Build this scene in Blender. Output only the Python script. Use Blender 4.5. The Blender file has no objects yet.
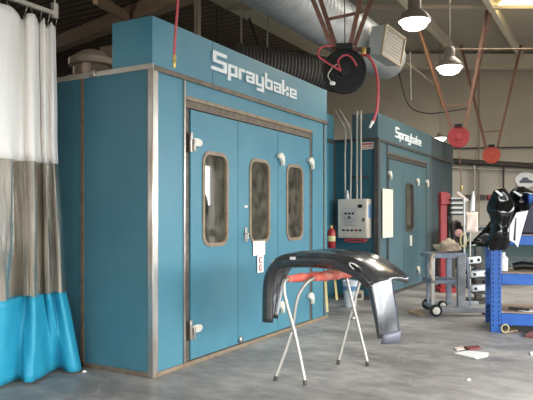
import bpy, bmesh, math, random
from mathutils import Vector, Matrix, noise
random.seed(7)
scene = bpy.context.scene
COL = scene.collection
PI = math.pi

# ------------------------------------------------------------------ survey
F, CX, HY, CH = 620.0, 266.5, 216.0, 1.5
A = math.radians(29.55)
S_, C_ = math.sin(A), math.cos(A)
def ray(px, py):
    k = (px - CX) / F
    return Vector((-S_ + k * C_, C_ + k * S_, (HY - py) / F))
EYE = Vector((0, 0, CH))
def P(px, py, d): return EYE + ray(px, py) * d            # a point d metres ahead
def on_x(px, py, X): r = ray(px, py); return EYE + r * (X / r.x)
def on_y(px, py, Y): r = ray(px, py); return EYE + r * (Y / r.y)
def on_z(px, py, Z=0.0): r = ray(px, py); return EYE + r * ((Z - CH) / r.z)
R_ = Vector((C_, S_, 0)); F_ = Vector((-S_, C_, 0)); U_ = Vector((0, 0, 1))
def W(a, d, z=0.0): return R_ * a + F_ * d + U_ * z        # room axes turned along the far wall

# ------------------------------------------------------------------ mesh builder
class MB:
    def __init__(s): s.v, s.f = [], []
    def add(s, vs, fs):
        o = len(s.v); s.v += [Vector(v) for v in vs]; s.f += [[o + i for i in f] for f in fs]; return s
    def obox(s, o, a, b, c):
        o, a, b, c = map(Vector, (o, a, b, c))
        vs = [o, o + a, o + a + b, o + b, o + c, o + a + c, o + a + b + c, o + b + c]
        return s.add(vs, [[0, 3, 2, 1], [4, 5, 6, 7], [0, 1, 5, 4], [1, 2, 6, 5], [2, 3, 7, 6], [3, 0, 4, 7]])
    def box(s, x0, x1, y0, y1, z0, z1):
        return s.obox((x0, y0, z0), (x1 - x0, 0, 0), (0, y1 - y0, 0), (0, 0, z1 - z0))
    def rbox(s, a0, a1, d0, d1, z0, z1):
        return s.obox(W(a0, d0, z0), R_ * (a1 - a0), F_ * (d1 - d0), U_ * (z1 - z0))
    def bar(s, p, q, w, h, up=U_):
        p, q = Vector(p), Vector(q); t = (q - p).normalized()
        if abs(t.dot(up)) > .95: up = Vector((1, 0, 0))
        a = t.cross(up).normalized(); b = a.cross(t).normalized()
        return s.obox(p - a * w / 2 - b * h / 2, q - p, a * w, b * h)
    def tube(s, path, r, n=10, closed=False, cap=True):
        pts = [Vector(p) for p in path]; m = len(pts)
        rs = r if isinstance(r, (list, tuple)) else [r] * m
        tang = []
        for i in range(m):
            if closed: t = pts[(i + 1) % m] - pts[i - 1]
            else: t = pts[min(i + 1, m - 1)] - pts[max(i - 1, 0)]
            tang.append(t.normalized())
        ref = Vector((0, 0, 1)) if abs(tang[0].z) < .9 else Vector((1, 0, 0))
        nrm = tang[0].cross(ref).normalized(); vs = []
        for i in range(m):
            t = tang[i]; nrm = (nrm - t * nrm.dot(t)).normalized(); b = t.cross(nrm)
            for k in range(n):
                an = 2 * PI * k / n
                vs.append(pts[i] + (nrm * math.cos(an) + b * math.sin(an)) * rs[i])
        fs = []
        for i in range(m if closed else m - 1):
            j = (i + 1) % m
            for k in range(n):
                fs.append([i * n + k, i * n + (k + 1) % n, j * n + (k + 1) % n, j * n + k])
        if cap and not closed:
            fs.append(list(range(n))[::-1]); fs.append([(m - 1) * n + k for k in range(n)])
        return s.add(vs, fs)
    def lathe(s, prof, o=(0, 0, 0), axis=U_, n=24):
        o = Vector(o); ax = Vector(axis).normalized()
        ref = Vector((1, 0, 0)) if abs(ax.x) < .8 else Vector((0, 1, 0))
        a = ax.cross(ref).normalized(); b = ax.cross(a)
        vs = [o + ax * z + (a * math.cos(2 * PI * k / n) + b * math.sin(2 * PI * k / n)) * max(r, .0004) for r, z in prof for k in range(n)]
        fs = [[i * n + k, i * n + (k + 1) % n, (i + 1) * n + (k + 1) % n, (i + 1) * n + k] for i in range(len(prof) - 1) for k in range(n)]
        fs.append(list(range(n))[::-1]); fs.append([(len(prof) - 1) * n + k for k in range(n)])
        return s.add(vs, fs)
    def prism(s, poly, vec):
        poly = [Vector(p) for p in poly]; vec = Vector(vec); n = len(poly)
        return s.add(poly + [p + vec for p in poly],
                     [list(range(n))[::-1], list(range(n, 2 * n))] + [[i, (i + 1) % n, n + (i + 1) % n, n + i] for i in range(n)])
    def grid(s, rows):
        m, n = len(rows), len(rows[0])
        return s.add([p for r in rows for p in r], [[i * n + k, i * n + k + 1, (i + 1) * n + k + 1, (i + 1) * n + k] for i in range(m - 1) for k in range(n - 1)])
    def holed(s, outer, inner, vec):                      # a plate with one hole
        bm = bmesh.new(); vec = Vector(vec); ed = []
        for lp in (outer, inner):
            v = [bm.verts.new(p) for p in lp]
            ed += [bm.edges.new((v[i], v[(i + 1) % len(v)])) for i in range(len(v))]
        bmesh.ops.triangle_fill(bm, edges=ed, use_beauty=True)
        bm.verts.index_update(); vs = [v.co.copy() for v in bm.verts]; fs = [[v.index for v in f.verts] for f in bm.faces]
        bm.free(); n = len(vs); no, ni = len(outer), len(inner)
        allf = fs + [[i + n for i in f][::-1] for f in fs]
        for o, k in ((0, no), (no, ni)):
            allf += [[o + i, o + (i + 1) % k, n + o + (i + 1) % k, n + o + i] for i in range(k)]
        return s.add(vs + [v + vec for v in vs], allf)
    def build(s, name, mat, parent=None, smooth=35, bevel=0, sub=0, solid=0, loc=None):
        bm = bmesh.new(); vv = [bm.verts.new(v) for v in s.v]
        for f in s.f:
            try: bm.faces.new([vv[i] for i in f])
            except ValueError: pass
        bmesh.ops.recalc_face_normals(bm, faces=bm.faces)
        root = Vector((0, 0, 0)); p = parent
        while p: root = root + p.location; p = p.parent
        if parent is None: root = Vector(loc) if loc is not None else sum((v.co for v in bm.verts), Vector()) / max(1, len(bm.verts))
        bmesh.ops.translate(bm, verts=bm.verts, vec=-root)
        me = bpy.data.meshes.new(name); bm.to_mesh(me); bm.free()
        o = bpy.data.objects.new(name, me); COL.objects.link(o)
        if parent: o.parent = parent
        else: o.location = root
        me.materials.append(mat)
        if smooth:
            me.shade_smooth()
            try: me.set_sharp_from_angle(angle=math.radians(smooth))
            except Exception: pass
        if solid: m = o.modifiers.new('solid', 'SOLIDIFY'); m.thickness = solid; m.offset = 0
        if bevel:
            m = o.modifiers.new('bevel', 'BEVEL'); m.width = bevel; m.segments = 2; m.limit_method = 'ANGLE'
        if sub: m = o.modifiers.new('sub', 'SUBSURF'); m.levels = sub; m.render_levels = sub
        return o

def tag(o, label, cat, group=None, kind=None):
    o['label'] = label; o['category'] = cat
    if group: o['group'] = group
    if kind: o['kind'] = kind
    return o
def thing(name, label, cat, loc, group=None):
    o = bpy.data.objects.new(name, None); COL.objects.link(o); o.location = Vector(loc); o.empty_display_size = .1
    return tag(o, label, cat, group)
def struct(name, mb, mat, **k):
    o = mb.build(name, mat, None, **k); o['kind'] = 'structure'; return o
def spline(pts, n=8):
    pts = [Vector(p) for p in pts]; out = []
    e = [pts[0] * 2 - pts[1]] + pts + [pts[-1] * 2 - pts[-2]]
    for i in range(1, len(e) - 2):
        a, b, c, d = e[i - 1:i + 3]
        for k in range(n):
            t = k / n
            out.append(.5 * ((2 * b) + (c - a) * t + (2 * a - 5 * b + 4 * c - d) * t * t + (3 * b - a - 3 * c + d) * t ** 3))
    out.append(pts[-1]); return out

# ------------------------------------------------------------------ materials
def lin(c):
    return tuple((x / 12.92 if x <= .04045 else ((x + .055) / 1.055) ** 2.4) for x in [v / 255 for v in c]) + (1,)
def mat(name, col, rough=.5, metal=0, col2=None, scale=5, stretch=(1, 1, 1), bump=0, bscale=40, detail=6, lo=.35, hi=.65,
        rough2=None, emit=None, estr=0, spec=.5, coat=0, alpha=1, transmission=0, coords='Object'):
    m = bpy.data.materials.new(name); m.use_nodes = True; nt = m.node_tree; N, L = nt.nodes, nt.links
    b = N['Principled BSDF']
    b.inputs['Base Color'].default_value = lin(col); b.inputs['Roughness'].default_value = rough; b.inputs['Metallic'].default_value = metal
    b.inputs['Specular IOR Level'].default_value = spec; b.inputs['Coat Weight'].default_value = coat
    b.inputs['Alpha'].default_value = alpha; b.inputs['Transmission Weight'].default_value = transmission
    if emit: b.inputs['Emission Color'].default_value = lin(emit); b.inputs['Emission Strength'].default_value = estr
    tc = N.new('ShaderNodeTexCoord'); mp = N.new('ShaderNodeMapping'); mp.inputs['Scale'].default_value = stretch
    L.new(tc.outputs[coords], mp.inputs['Vector'])
    nz = N.new('ShaderNodeTexNoise'); nz.inputs['Scale'].default_value = scale; nz.inputs['Detail'].default_value = detail
    L.new(mp.outputs[0], nz.inputs['Vector'])
    if col2:
        cr = N.new('ShaderNodeValToRGB'); cr.color_ramp.elements[0].position = lo; cr.color_ramp.elements[1].position = hi
        cr.color_ramp.elements[0].color = lin(col); cr.color_ramp.elements[1].color = lin(col2)
        L.new(nz.outputs['Fac'], cr.inputs[0]); L.new(cr.outputs[0], b.inputs['Base Color'])
    if rough2 is not None:
        mr = N.new('ShaderNodeMapRange'); mr.inputs['From Min'].default_value = .3; mr.inputs['From Max'].default_value = .7
        mr.inputs['To Min'].default_value = rough; mr.inputs['To Max'].default_value = rough2
        L.new(nz.outputs['Fac'], mr.inputs['Value']); L.new(mr.outputs[0], b.inputs['Roughness'])
    if bump:
        n2 = N.new('ShaderNodeTexNoise'); n2.inputs['Scale'].default_value = bscale; L.new(mp.outputs[0], n2.inputs['Vector'])
        bp = N.new('ShaderNodeBump'); bp.inputs['Strength'].default_value = bump; bp.inputs['Distance'].default_value = .01
        L.new(n2.outputs['Fac'], bp.inputs['Height']); L.new(bp.outputs[0], b.inputs['Normal'])
    return m

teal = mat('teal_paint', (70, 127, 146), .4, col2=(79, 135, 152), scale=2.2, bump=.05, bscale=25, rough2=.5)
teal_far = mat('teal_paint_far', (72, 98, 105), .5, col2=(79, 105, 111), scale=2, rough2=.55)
teal_shaded = mat('teal_paint_shaded', (54, 102, 117), .55, col2=(61, 109, 123), scale=1.6, bump=.05, bscale=20)  # same teal darkened, the shade of the booth sides put into the colour
steel = mat('galvanised_trim', (205, 200, 192), .28, metal=.9, col2=(165, 155, 145), scale=9, stretch=(1, 1, .25), rough2=.42)
brown_trim = mat('brown_grey_gasket', (96, 86, 76), .55, metal=.3, col2=(120, 106, 90), scale=12)
dark_trim = mat('dark_trim', (62, 60, 58), .6, col2=(80, 74, 68), scale=8)
tan_gasket = mat('tan_window_gasket', (150, 132, 108), .5, col2=(128, 110, 90), scale=14)
cream = mat('cream_metal', (226, 222, 208), .35)
white_plastic = mat('white_plastic', (236, 236, 232), .35)
white_sign = mat('white_lettering', (232, 238, 238), .5)
paper = mat('white_paper', (240, 238, 232), .8)
red_ink = mat('red_ink', (190, 60, 50), .7)
black = mat('black_plastic', (16, 16, 17), .4)
soft_black = mat('black_rubber', (26, 25, 25), .7)
liner = mat('booth_lining', (176, 172, 160), .6, col2=(158, 154, 142), scale=3)
red_metal = mat('red_metal', (172, 38, 40), .42, col2=(150, 30, 34), scale=6)
red_hose = mat('red_rubber_hose', (190, 80, 84), .5)
pink_foam = mat('red_foam_pad', (228, 108, 92), .75, col2=(240, 168, 150), scale=9, bump=.3, bscale=30, lo=.45, hi=.7)
chrome = mat('pale_steel_tube', (178, 174, 166), .38, metal=.5)
brass = mat('brass', (215, 185, 110), .35, metal=.7)
blue_rack = mat('blue_enamel', (30, 86, 166), .45, col2=(40, 98, 178), scale=8)
board = mat('chipboard', (150, 128, 108), .8, col2=(170, 146, 122), scale=25)
grey_cart = mat('blue_grey_metal', (128, 140, 158), .45, metal=.2, col2=(148, 156, 170), scale=6)
grey_base = mat('worn_grey_metal', (160, 162, 164), .45, metal=.2, col2=(140, 140, 140), scale=9)
duct_m = mat('spiral_duct_metal', (204, 208, 210), .45, metal=.3, col2=(188, 194, 198), scale=3, rough2=.5)
flex_m = mat('dark_flexible_duct', (78, 74, 71), .5, col2=(80, 76, 72), scale=5)
conduit_m = mat('grey_conduit', (180, 174, 162), .45, metal=.4)
strut_m = mat('rusty_brown_strut', (140, 100, 84), .6, col2=(116, 84, 72), scale=14)
timber = mat('brown_timber', (206, 180, 156), .8, col2=(184, 156, 134), scale=3, stretch=(.4, 4, 4))
girder_m = mat('pale_painted_steel', (196, 184, 164), .6, col2=(182, 170, 150), scale=4)
panel_grey = mat('control_panel_enamel', (216, 206, 190), .4, col2=(206, 196, 180), scale=4)
bucket_m = mat('white_pail', (222, 226, 230), .35)
label_blue = mat('blue_print', (90, 140, 190), .5)
cloth_m = mat('tan_rag', (206, 190, 164), .9, col2=(178, 158, 134), scale=9, bump=.3)
green_car = mat('dark_green_car_paint', (14, 46, 44), .18, coat=.6)
glass_dark = mat('dark_glass', (20, 26, 28), .05)
tyre = mat('tyre_rubber', (30, 30, 31), .8)
cardboard = mat('cardboard', (188, 160, 130), .9)
gloss_black = mat('glossy_black_paint', (7, 7, 8), .16, coat=.3, bump=.06, bscale=9)
navy = mat('navy_plastic', (18, 24, 48), .3)
white_enamel = mat('white_enamel', (238, 240, 242), .3)
bumper_m = mat('charcoal_gloss', (46, 46, 48), .2, col2=(54, 54, 56), scale=6, rough2=.27, coat=.35, spec=.8)
bumper_lip = mat('lilac_grey_plastic', (104, 104, 116), .45)
yellow_tape = mat('masking_tape', (222, 210, 150), .8)
fan_m = mat('dusty_fan_metal', (158, 140, 124), .7, metal=.1, col2=(176, 156, 138), scale=6)
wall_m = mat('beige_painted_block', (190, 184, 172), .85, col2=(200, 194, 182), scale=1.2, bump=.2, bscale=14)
pink_m = mat('pale_pink_sheet', (226, 206, 194), .7)
lens_m = mat('lamp_lens', (255, 250, 240), .4, emit=(255, 247, 232), estr=9)
skylight_m = mat('skylight_sheet', (255, 240, 200), .6, emit=(255, 226, 160), estr=3.2)
shade_m = mat('lamp_reflector', (150, 140, 132), .5, metal=.4)

def floor_mat():
    m = bpy.data.materials.new('worn_concrete'); m.use_nodes = True; nt = m.node_tree; N, L = nt.nodes, nt.links; b = N['Principled BSDF']
    tc = N.new('ShaderNodeTexCoord')
    n1 = N.new('ShaderNodeTexNoise'); n1.inputs['Scale'].default_value = .9; n1.inputs['Detail'].default_value = 9; n1.inputs['Roughness'].default_value = .62
    n2 = N.new('ShaderNodeTexNoise'); n2.inputs['Scale'].default_value = 6; n2.inputs['Detail'].default_value = 8
    mp = N.new('ShaderNodeMapping'); mp.inputs['Rotation'].default_value = (0, 0, A); mp.inputs['Scale'].default_value = (.85, 1.35, 1)
    L.new(tc.outputs['Object'], mp.inputs[0]); L.new(mp.outputs[0], n1.inputs['Vector']); L.new(mp.outputs[0], n2.inputs['Vector'])
    cr = N.new('ShaderNodeValToRGB'); e = cr.color_ramp.elements
    e[0].position = .38; e[0].color = lin((136, 131, 127)); e[1].position = .64; e[1].color = lin((184, 179, 173))
    x = e.new(.5); x.color = lin((160, 155, 150))
    L.new(n1.outputs['Fac'], cr.inputs[0])
    c2 = N.new('ShaderNodeValToRGB'); c2.color_ramp.elements[0].position = .3; c2.color_ramp.elements[0].color = (.7, .7, .7, 1)
    c2.color_ramp.elements[1].position = .75; c2.color_ramp.elements[1].color = (1.14, 1.13, 1.12, 1); L.new(n2.outputs['Fac'], c2.inputs[0])
    mx = N.new('ShaderNodeMix'); mx.data_type = 'RGBA'; mx.blend_type = 'MULTIPLY'; mx.inputs[0].default_value = 1
    L.new(cr.outputs[0], mx.inputs[6]); L.new(c2.outputs[0], mx.inputs[7])
    # pale scratches
    v = N.new('ShaderNodeTexVoronoi'); v.feature = 'DISTANCE_TO_EDGE'; v.inputs['Scale'].default_value = .7
    n3 = N.new('ShaderNodeTexNoise'); n3.inputs['Scale'].default_value = 2.5; n3.inputs['Detail'].default_value = 6
    L.new(tc.outputs['Object'], n3.inputs['Vector'])
    ad = N.new('ShaderNodeVectorMath'); ad.operation = 'ADD'; L.new(tc.outputs['Object'], ad.inputs[0]); L.new(n3.outputs['Color'], ad.inputs[1])
    L.new(ad.outputs[0], v.inputs['Vector'])
    c3 = N.new('ShaderNodeValToRGB'); c3.color_ramp.elements[0].position = .0; c3.color_ramp.elements[0].color = (.7, .7, .7, 1)
    c3.color_ramp.elements[1].position = .013; c3.color_ramp.elements[1].color = (0, 0, 0, 1); L.new(v.outputs['Distance'], c3.inputs[0])
    ml = N.new('ShaderNodeMath'); ml.operation = 'MULTIPLY'; L.new(c3.outputs[0], ml.inputs[0]); L.new(n2.outputs['Fac'], ml.inputs[1])
    m2 = N.new('ShaderNodeMix'); m2.data_type = 'RGBA'; L.new(ml.outputs[0], m2.inputs[0]); L.new(mx.outputs[2], m2.inputs[6]); m2.inputs[7].default_value = lin((190, 184, 176))
    L.new(m2.outputs[2], b.inputs['Base Color'])
    mr = N.new('ShaderNodeMapRange'); mr.inputs['From Min'].default_value = .3; mr.inputs['From Max'].default_value = .7
    mr.inputs['To Min'].default_value = .36; mr.inputs['To Max'].default_value = .65
    L.new(n1.outputs['Fac'], mr.inputs['Value']); L.new(mr.outputs[0], b.inputs['Roughness'])
    bp = N.new('ShaderNodeBump'); bp.inputs['Strength'].default_value = .12; bp.inputs['Distance'].default_value = .01
    L.new(n2.outputs['Fac'], bp.inputs['Height']); L.new(bp.outputs[0], b.inputs['Normal'])
    return m
def deck_mat(name, c1, c2, freq, axis):
    m = bpy.data.materials.new(name); m.use_nodes = True; nt = m.node_tree; N, L = nt.nodes, nt.links; b = N['Principled BSDF']; b.inputs['Roughness'].default_value = .8
    tc = N.new('ShaderNodeTexCoord'); wv = N.new('ShaderNodeTexWave'); wv.bands_direction = axis; wv.inputs['Scale'].default_value = freq; wv.inputs['Distortion'].default_value = .15
    L.new(tc.outputs['Object'], wv.inputs['Vector'])
    cr = N.new('ShaderNodeValToRGB'); cr.color_ramp.elements[0].color = lin(c1); cr.color_ramp.elements[1].color = lin(c2); cr.color_ramp.elements[0].position = .15; cr.color_ramp.elements[1].position = .5
    L.new(wv.outputs['Fac'], cr.inputs[0]); L.new(cr.outputs[0], b.inputs['Base Color'])
    bp = N.new('ShaderNodeBump'); bp.inputs['Strength'].default_value = .5; bp.inputs['Distance'].default_value = .05
    L.new(wv.outputs['Fac'], bp.inputs['Height']); L.new(bp.outputs[0], b.inputs['Normal'])
    return m
def sheet_mat(name, col, transl, rough=.6, col2=None):
    m = bpy.data.materials.new(name); m.use_nodes = True; nt = m.node_tree; N, L = nt.nodes, nt.links; b = N['Principled BSDF']
    b.inputs['Base Color'].default_value = lin(col); b.inputs['Roughness'].default_value = rough
    t = N.new('ShaderNodeBsdfTranslucent'); t.inputs[0].default_value = lin(col); mx = N.new('ShaderNodeMixShader'); mx.inputs[0].default_value = transl
    L.new(b.outputs[0], mx.inputs[1]); L.new(t.outputs[0], mx.inputs[2]); L.new(mx.outputs[0], N['Material Output'].inputs[0])
    tc = N.new('ShaderNodeTexCoord'); nz = N.new('ShaderNodeTexNoise'); nz.inputs['Scale'].default_value = 9; L.new(tc.outputs['Object'], nz.inputs['Vector'])
    if col2:
        cr = N.new('ShaderNodeValToRGB'); cr.color_ramp.elements[0].color = lin(col); cr.color_ramp.elements[1].color = lin(col2); cr.color_ramp.elements[0].position = .35; cr.color_ramp.elements[1].position = .7
        L.new(nz.outputs['Fac'], cr.inputs[0]); L.new(cr.outputs[0], b.inputs['Base Color']); L.new(cr.outputs[0], t.inputs[0])
    bp = N.new('ShaderNodeBump'); bp.inputs['Strength'].default_value = .25; bp.inputs['Distance'].default_value = .02; L.new(nz.outputs['Fac'], bp.inputs['Height']); L.new(bp.outputs[0], b.inputs['Normal'])
    return m
def clear_vinyl():
    m = bpy.data.materials.new('hazy_clear_vinyl'); m.use_nodes = True; nt = m.node_tree; N, L = nt.nodes, nt.links
    tr = N.new('ShaderNodeBsdfTransparent'); tr.inputs[0].default_value = (.62, .56, .48, 1)
    gl = N.new('ShaderNodeBsdfGlossy'); gl.inputs['Roughness'].default_value = .22; gl.inputs[0].default_value = (1, .97, .92, 1)
    df = N.new('ShaderNodeBsdfDiffuse'); df.inputs[0].default_value = lin((206, 194, 176))
    tc = N.new('ShaderNodeTexCoord'); mp = N.new('ShaderNodeMapping'); mp.inputs['Scale'].default_value = (6, 6, .7); L.new(tc.outputs['Object'], mp.inputs[0])
    nz = N.new('ShaderNodeTexNoise'); nz.inputs['Scale'].default_value = 1.6; nz.inputs['Detail'].default_value = 5; L.new(mp.outputs[0], nz.inputs['Vector'])
    mr = N.new('ShaderNodeMapRange'); mr.inputs['From Min'].default_value = .35; mr.inputs['From Max'].default_value = .7; mr.inputs['To Min'].default_value = .2; mr.inputs['To Max'].default_value = .85
    L.new(nz.outputs['Fac'], mr.inputs['Value'])
    bp = N.new('ShaderNodeBump'); bp.inputs['Strength'].default_value = .35; bp.inputs['Distance'].default_value = .03; L.new(nz.outputs['Fac'], bp.inputs['Height'])
    L.new(bp.outputs[0], gl.inputs['Normal'])
    m1 = N.new('ShaderNodeMixShader'); L.new(mr.outputs[0], m1.inputs[0]); L.new(tr.outputs[0], m1.inputs[1]); L.new(df.outputs[0], m1.inputs[2])
    lw = N.new('ShaderNodeLayerWeight'); lw.inputs[0].default_value = .22
    m2 = N.new('ShaderNodeMixShader'); L.new(lw.outputs['Fresnel'], m2.inputs[0]); L.new(m1.outputs[0], m2.inputs[1]); L.new(gl.outputs[0], m2.inputs[2])
    L.new(m2.outputs[0], N['Material Output'].inputs[0]); return m
def pane_mat():
    m = bpy.data.materials.new('booth_window_glass'); m.use_nodes = True; nt = m.node_tree; N, L = nt.nodes, nt.links
    tr = N.new('ShaderNodeBsdfTransparent'); tr.inputs[0].default_value = (.62, .66, .62, 1)
    gl = N.new('ShaderNodeBsdfGlossy'); gl.inputs['Roughness'].default_value = .03
    fr = N.new('ShaderNodeFresnel'); fr.inputs[0].default_value = 1.75
    tc = N.new('ShaderNodeTexCoord'); nz = N.new('ShaderNodeTexNoise'); nz.inputs['Scale'].default_value = 7; nz.inputs['Detail'].default_value = 6; L.new(tc.outputs['Object'], nz.inputs['Vector'])
    df = N.new('ShaderNodeBsdfDiffuse'); df.inputs[0].default_value = lin((150, 144, 128))
    mr = N.new('ShaderNodeMapRange'); mr.inputs['From Min'].default_value = .35; mr.inputs['From Max'].default_value = .75; mr.inputs['To Min'].default_value = .12; mr.inputs['To Max'].default_value = .5; L.new(nz.outputs['Fac'], mr.inputs['Value'])
    m1 = N.new('ShaderNodeMixShader'); L.new(mr.outputs[0], m1.inputs[0]); L.new(tr.outputs[0], m1.inputs[1]); L.new(df.outputs[0], m1.inputs[2])
    m2 = N.new('ShaderNodeMixShader'); L.new(fr.outputs[0], m2.inputs[0]); L.new(m1.outputs[0], m2.inputs[1]); L.new(gl.outputs[0], m2.inputs[2])
    L.new(m2.outputs[0], N['Material Output'].inputs[0]); return m
pane_m = pane_mat()

# ------------------------------------------------------------------ the building
ROOF = 6.7
struct('floor', MB().box(-17, 4.2, -2.7, 30, -.12, 0), floor_mat())
struct('ground', MB().box(-30, 34, -24, 44, -.3, -.125), mat('asphalt', (74, 74, 76), .9, col2=(88, 88, 88), scale=3))
struct('ceiling', MB().box(-8.1, 4.2, -2.7, 30, ROOF, ROOF + .12), deck_mat('grey_roof_deck', (186, 180, 168), (200, 194, 182), 2.2, 'Y'))
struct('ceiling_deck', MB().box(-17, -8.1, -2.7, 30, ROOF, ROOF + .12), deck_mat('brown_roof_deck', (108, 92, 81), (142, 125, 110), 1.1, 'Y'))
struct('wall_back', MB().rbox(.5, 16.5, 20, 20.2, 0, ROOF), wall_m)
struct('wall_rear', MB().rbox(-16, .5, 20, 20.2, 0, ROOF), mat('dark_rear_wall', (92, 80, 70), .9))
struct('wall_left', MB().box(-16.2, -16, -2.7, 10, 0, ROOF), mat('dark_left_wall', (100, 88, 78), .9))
LIN = 3.15                                                    # height of the roller door openings
rw = MB().box(4.0, 4.2, 16.9, 30, 0, ROOF).box(4.0, 4.2, -2.7, -1.6, 0, ROOF).box(4.0, 4.2, -1.6, 16.9, LIN, ROOF)
struct('wall_right', rw, wall_m)
fw = MB().box(-17, -5.5, -2.7, -2.5, 0, ROOF).box(3.4, 4, -2.7, -2.5, 0, ROOF).box(-5.5, 3.4, -2.7, -2.5, LIN, ROOF)
struct('wall_front', fw, wall_m)
purlin_m = mat('cream_purlin_lit', (238, 230, 212), .6)  # paler than the deck, light caught from below put into the colour
k = 0
for X in (-6.0, -4.3, -2.62, -.9, .8, 2.5):
    m = MB().box(X - .03, X + .03, -2.4, 30, ROOF - .28, ROOF - .002).box(X - .07, X + .07, -2.4, 30, ROOF - .3, ROOF - .28)
    struct('trim_%d' % (k + 1), m, purlin_m); k += 1
struct('trim_7', MB().box(-8.4, -7.85, -2.4, 18.4, ROOF - .1, ROOF - .001), mat('cream_girder', (240, 232, 208), .6))
struct('trim_8', MB().rbox(-2, 16, 19.55, 19.75, 6.22, 6.62).rbox(-2, 16, 19.45, 19.85, 6.18, 6.22), mat('cream_beam', (236, 228, 210), .6))
struct('trim_9', MB().rbox(-1, 14, 14.7, 14.8, 6.42, 6.5), girder_m)
# heavy timber beam high over the left of the booth
p, q = P(55, 45, 18.2), P(150, 8, 14.6)
struct('trim_10', MB().bar(p + (p - q) * .6, q + (q - p) * .8, .3, .36), timber)
p, q = P(95, -2, 12.5), P(72, 40, 15)
struct('trim_11', MB().bar(p, P(135, 22, 15.5), .1, .22), timber)
# skylight
a, b_ = on_z(497, 5.5, ROOF - .02), on_z(545, -25, ROOF - .02)
tag(MB().obox(a, R_ * 3.2, F_ * -2.2, U_ * -.03).build('skylight', skylight_m), 'yellow lit roof skylight at the upper right corner', 'skylight')

# pipes along the back wall
def wall_pipe(name, pts, r, m, label, cat, group=None):
    return tag(MB().tube(pts, r, 8).build(name, m, smooth=60), label, cat, group)
wall_pipe('wall_pipe', [P(440, 160.5, 19.8), P(640, 171.9, 19.8)], .09, dark_trim, 'thick dark horizontal pipe crossing the beige back wall', 'pipe')
wall_pipe('wall_pipe', [P(440, 167, 19.85), P(640, 175.6, 19.85)], .035, conduit_m, 'thin grey pipe just under the thick dark pipe on the back wall', 'pipe')
wall_pipe('wall_pipe', [P(430, 149, 19.9), P(640, 145.2, 19.9)], .025, dark_trim, 'thin dark line of pipe above the thick pipe on the back wall', 'pipe')
wall_pipe('wall_pipe', [P(474.5, 162, 19.8), P(474.5, 250, 19.8)], .04, conduit_m, 'left of two grey drop pipes side by side on the back wall', 'pipe')
wall_pipe('wall_pipe', [P(479, 72, 19.85), P(479, 250, 19.85)], .022, fan_m, 'right of two drop pipes side by side on the back wall, reaching higher up', 'pipe')
wall_pipe('wall_pipe', [P(503.5, 164, 19.8), P(503.5, 188, 19.8)], .03, dark_trim, 'short drop pipe above the black heap on the blue rack', 'pipe')
wall_pipe('wall_pipe', [P(410, 52, 13), P(411, 100, 13)], .014, conduit_m, 'thin vertical hanging rod below the square air register', 'rod')
wall_pipe('roof_conduit', [P(455, 49, 15), P(600, 48.3, 15)], .016, fan_m, 'pale conduit running level under the roof above the far girder', 'conduit')
wall_pipe('roof_cable', spline([P(398, 70, 16), P(408, 104, 16), P(425, 113, 16.2), P(445, 112, 17), P(470, 108, 19)], 6), .014, soft_black, 'black cable sagging above the second booth', 'cable')
wall_pipe('roof_cable', spline([P(395, 55, 14), P(420, 73, 15), P(438, 88, 16)], 4), .014, girder_m, 'pale cable slanting down behind the nearest lit lamp', 'cable')
for px in (469, 482, 491):
    tag(MB().rbox((px - CX) * 19.9 / F - .1, (px - CX) * 19.9 / F + .1, 19.86, 20, 1.5 + 18.5 * 19.9 / F - .09, 1.5 + 18.5 * 19.9 / F + .09).build('wall_socket', dark_trim if px < 490 else red_metal, bevel=.01),
        {469: 'dark socket box on the back wall beside the white pointed piece', 482: 'dark socket box on the back wall right of the two drop pipes', 491: 'small red box on the back wall left of the black heap'}[px], 'socket')
t = thing('wall_sign', 'oval white sign with dark blue car shape on the back wall', 'sign', W((525 - CX) * 19.9 / F, 19.95, 2.7))
c0 = P(526, 180, 19.9)
m = MB(); m.prism([c0 + R_ * (.34 * math.cos(2 * PI * i / 32)) + U_ * (.25 * math.sin(2 * PI * i / 32)) for i in range(32)], F_ * .09); m.build('plate', white_enamel, t)
m = MB(); m.prism([c0 - F_ * .012 + R_ * x + U_ * y for x, y in ((-.2, -.1), (.2, -.1), (.22, -.02), (.1, 0), (.04, .08), (-.1, .08), (-.15, 0), (-.22, -.02))], F_ * .012); m.build('emblem', navy, t)

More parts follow.
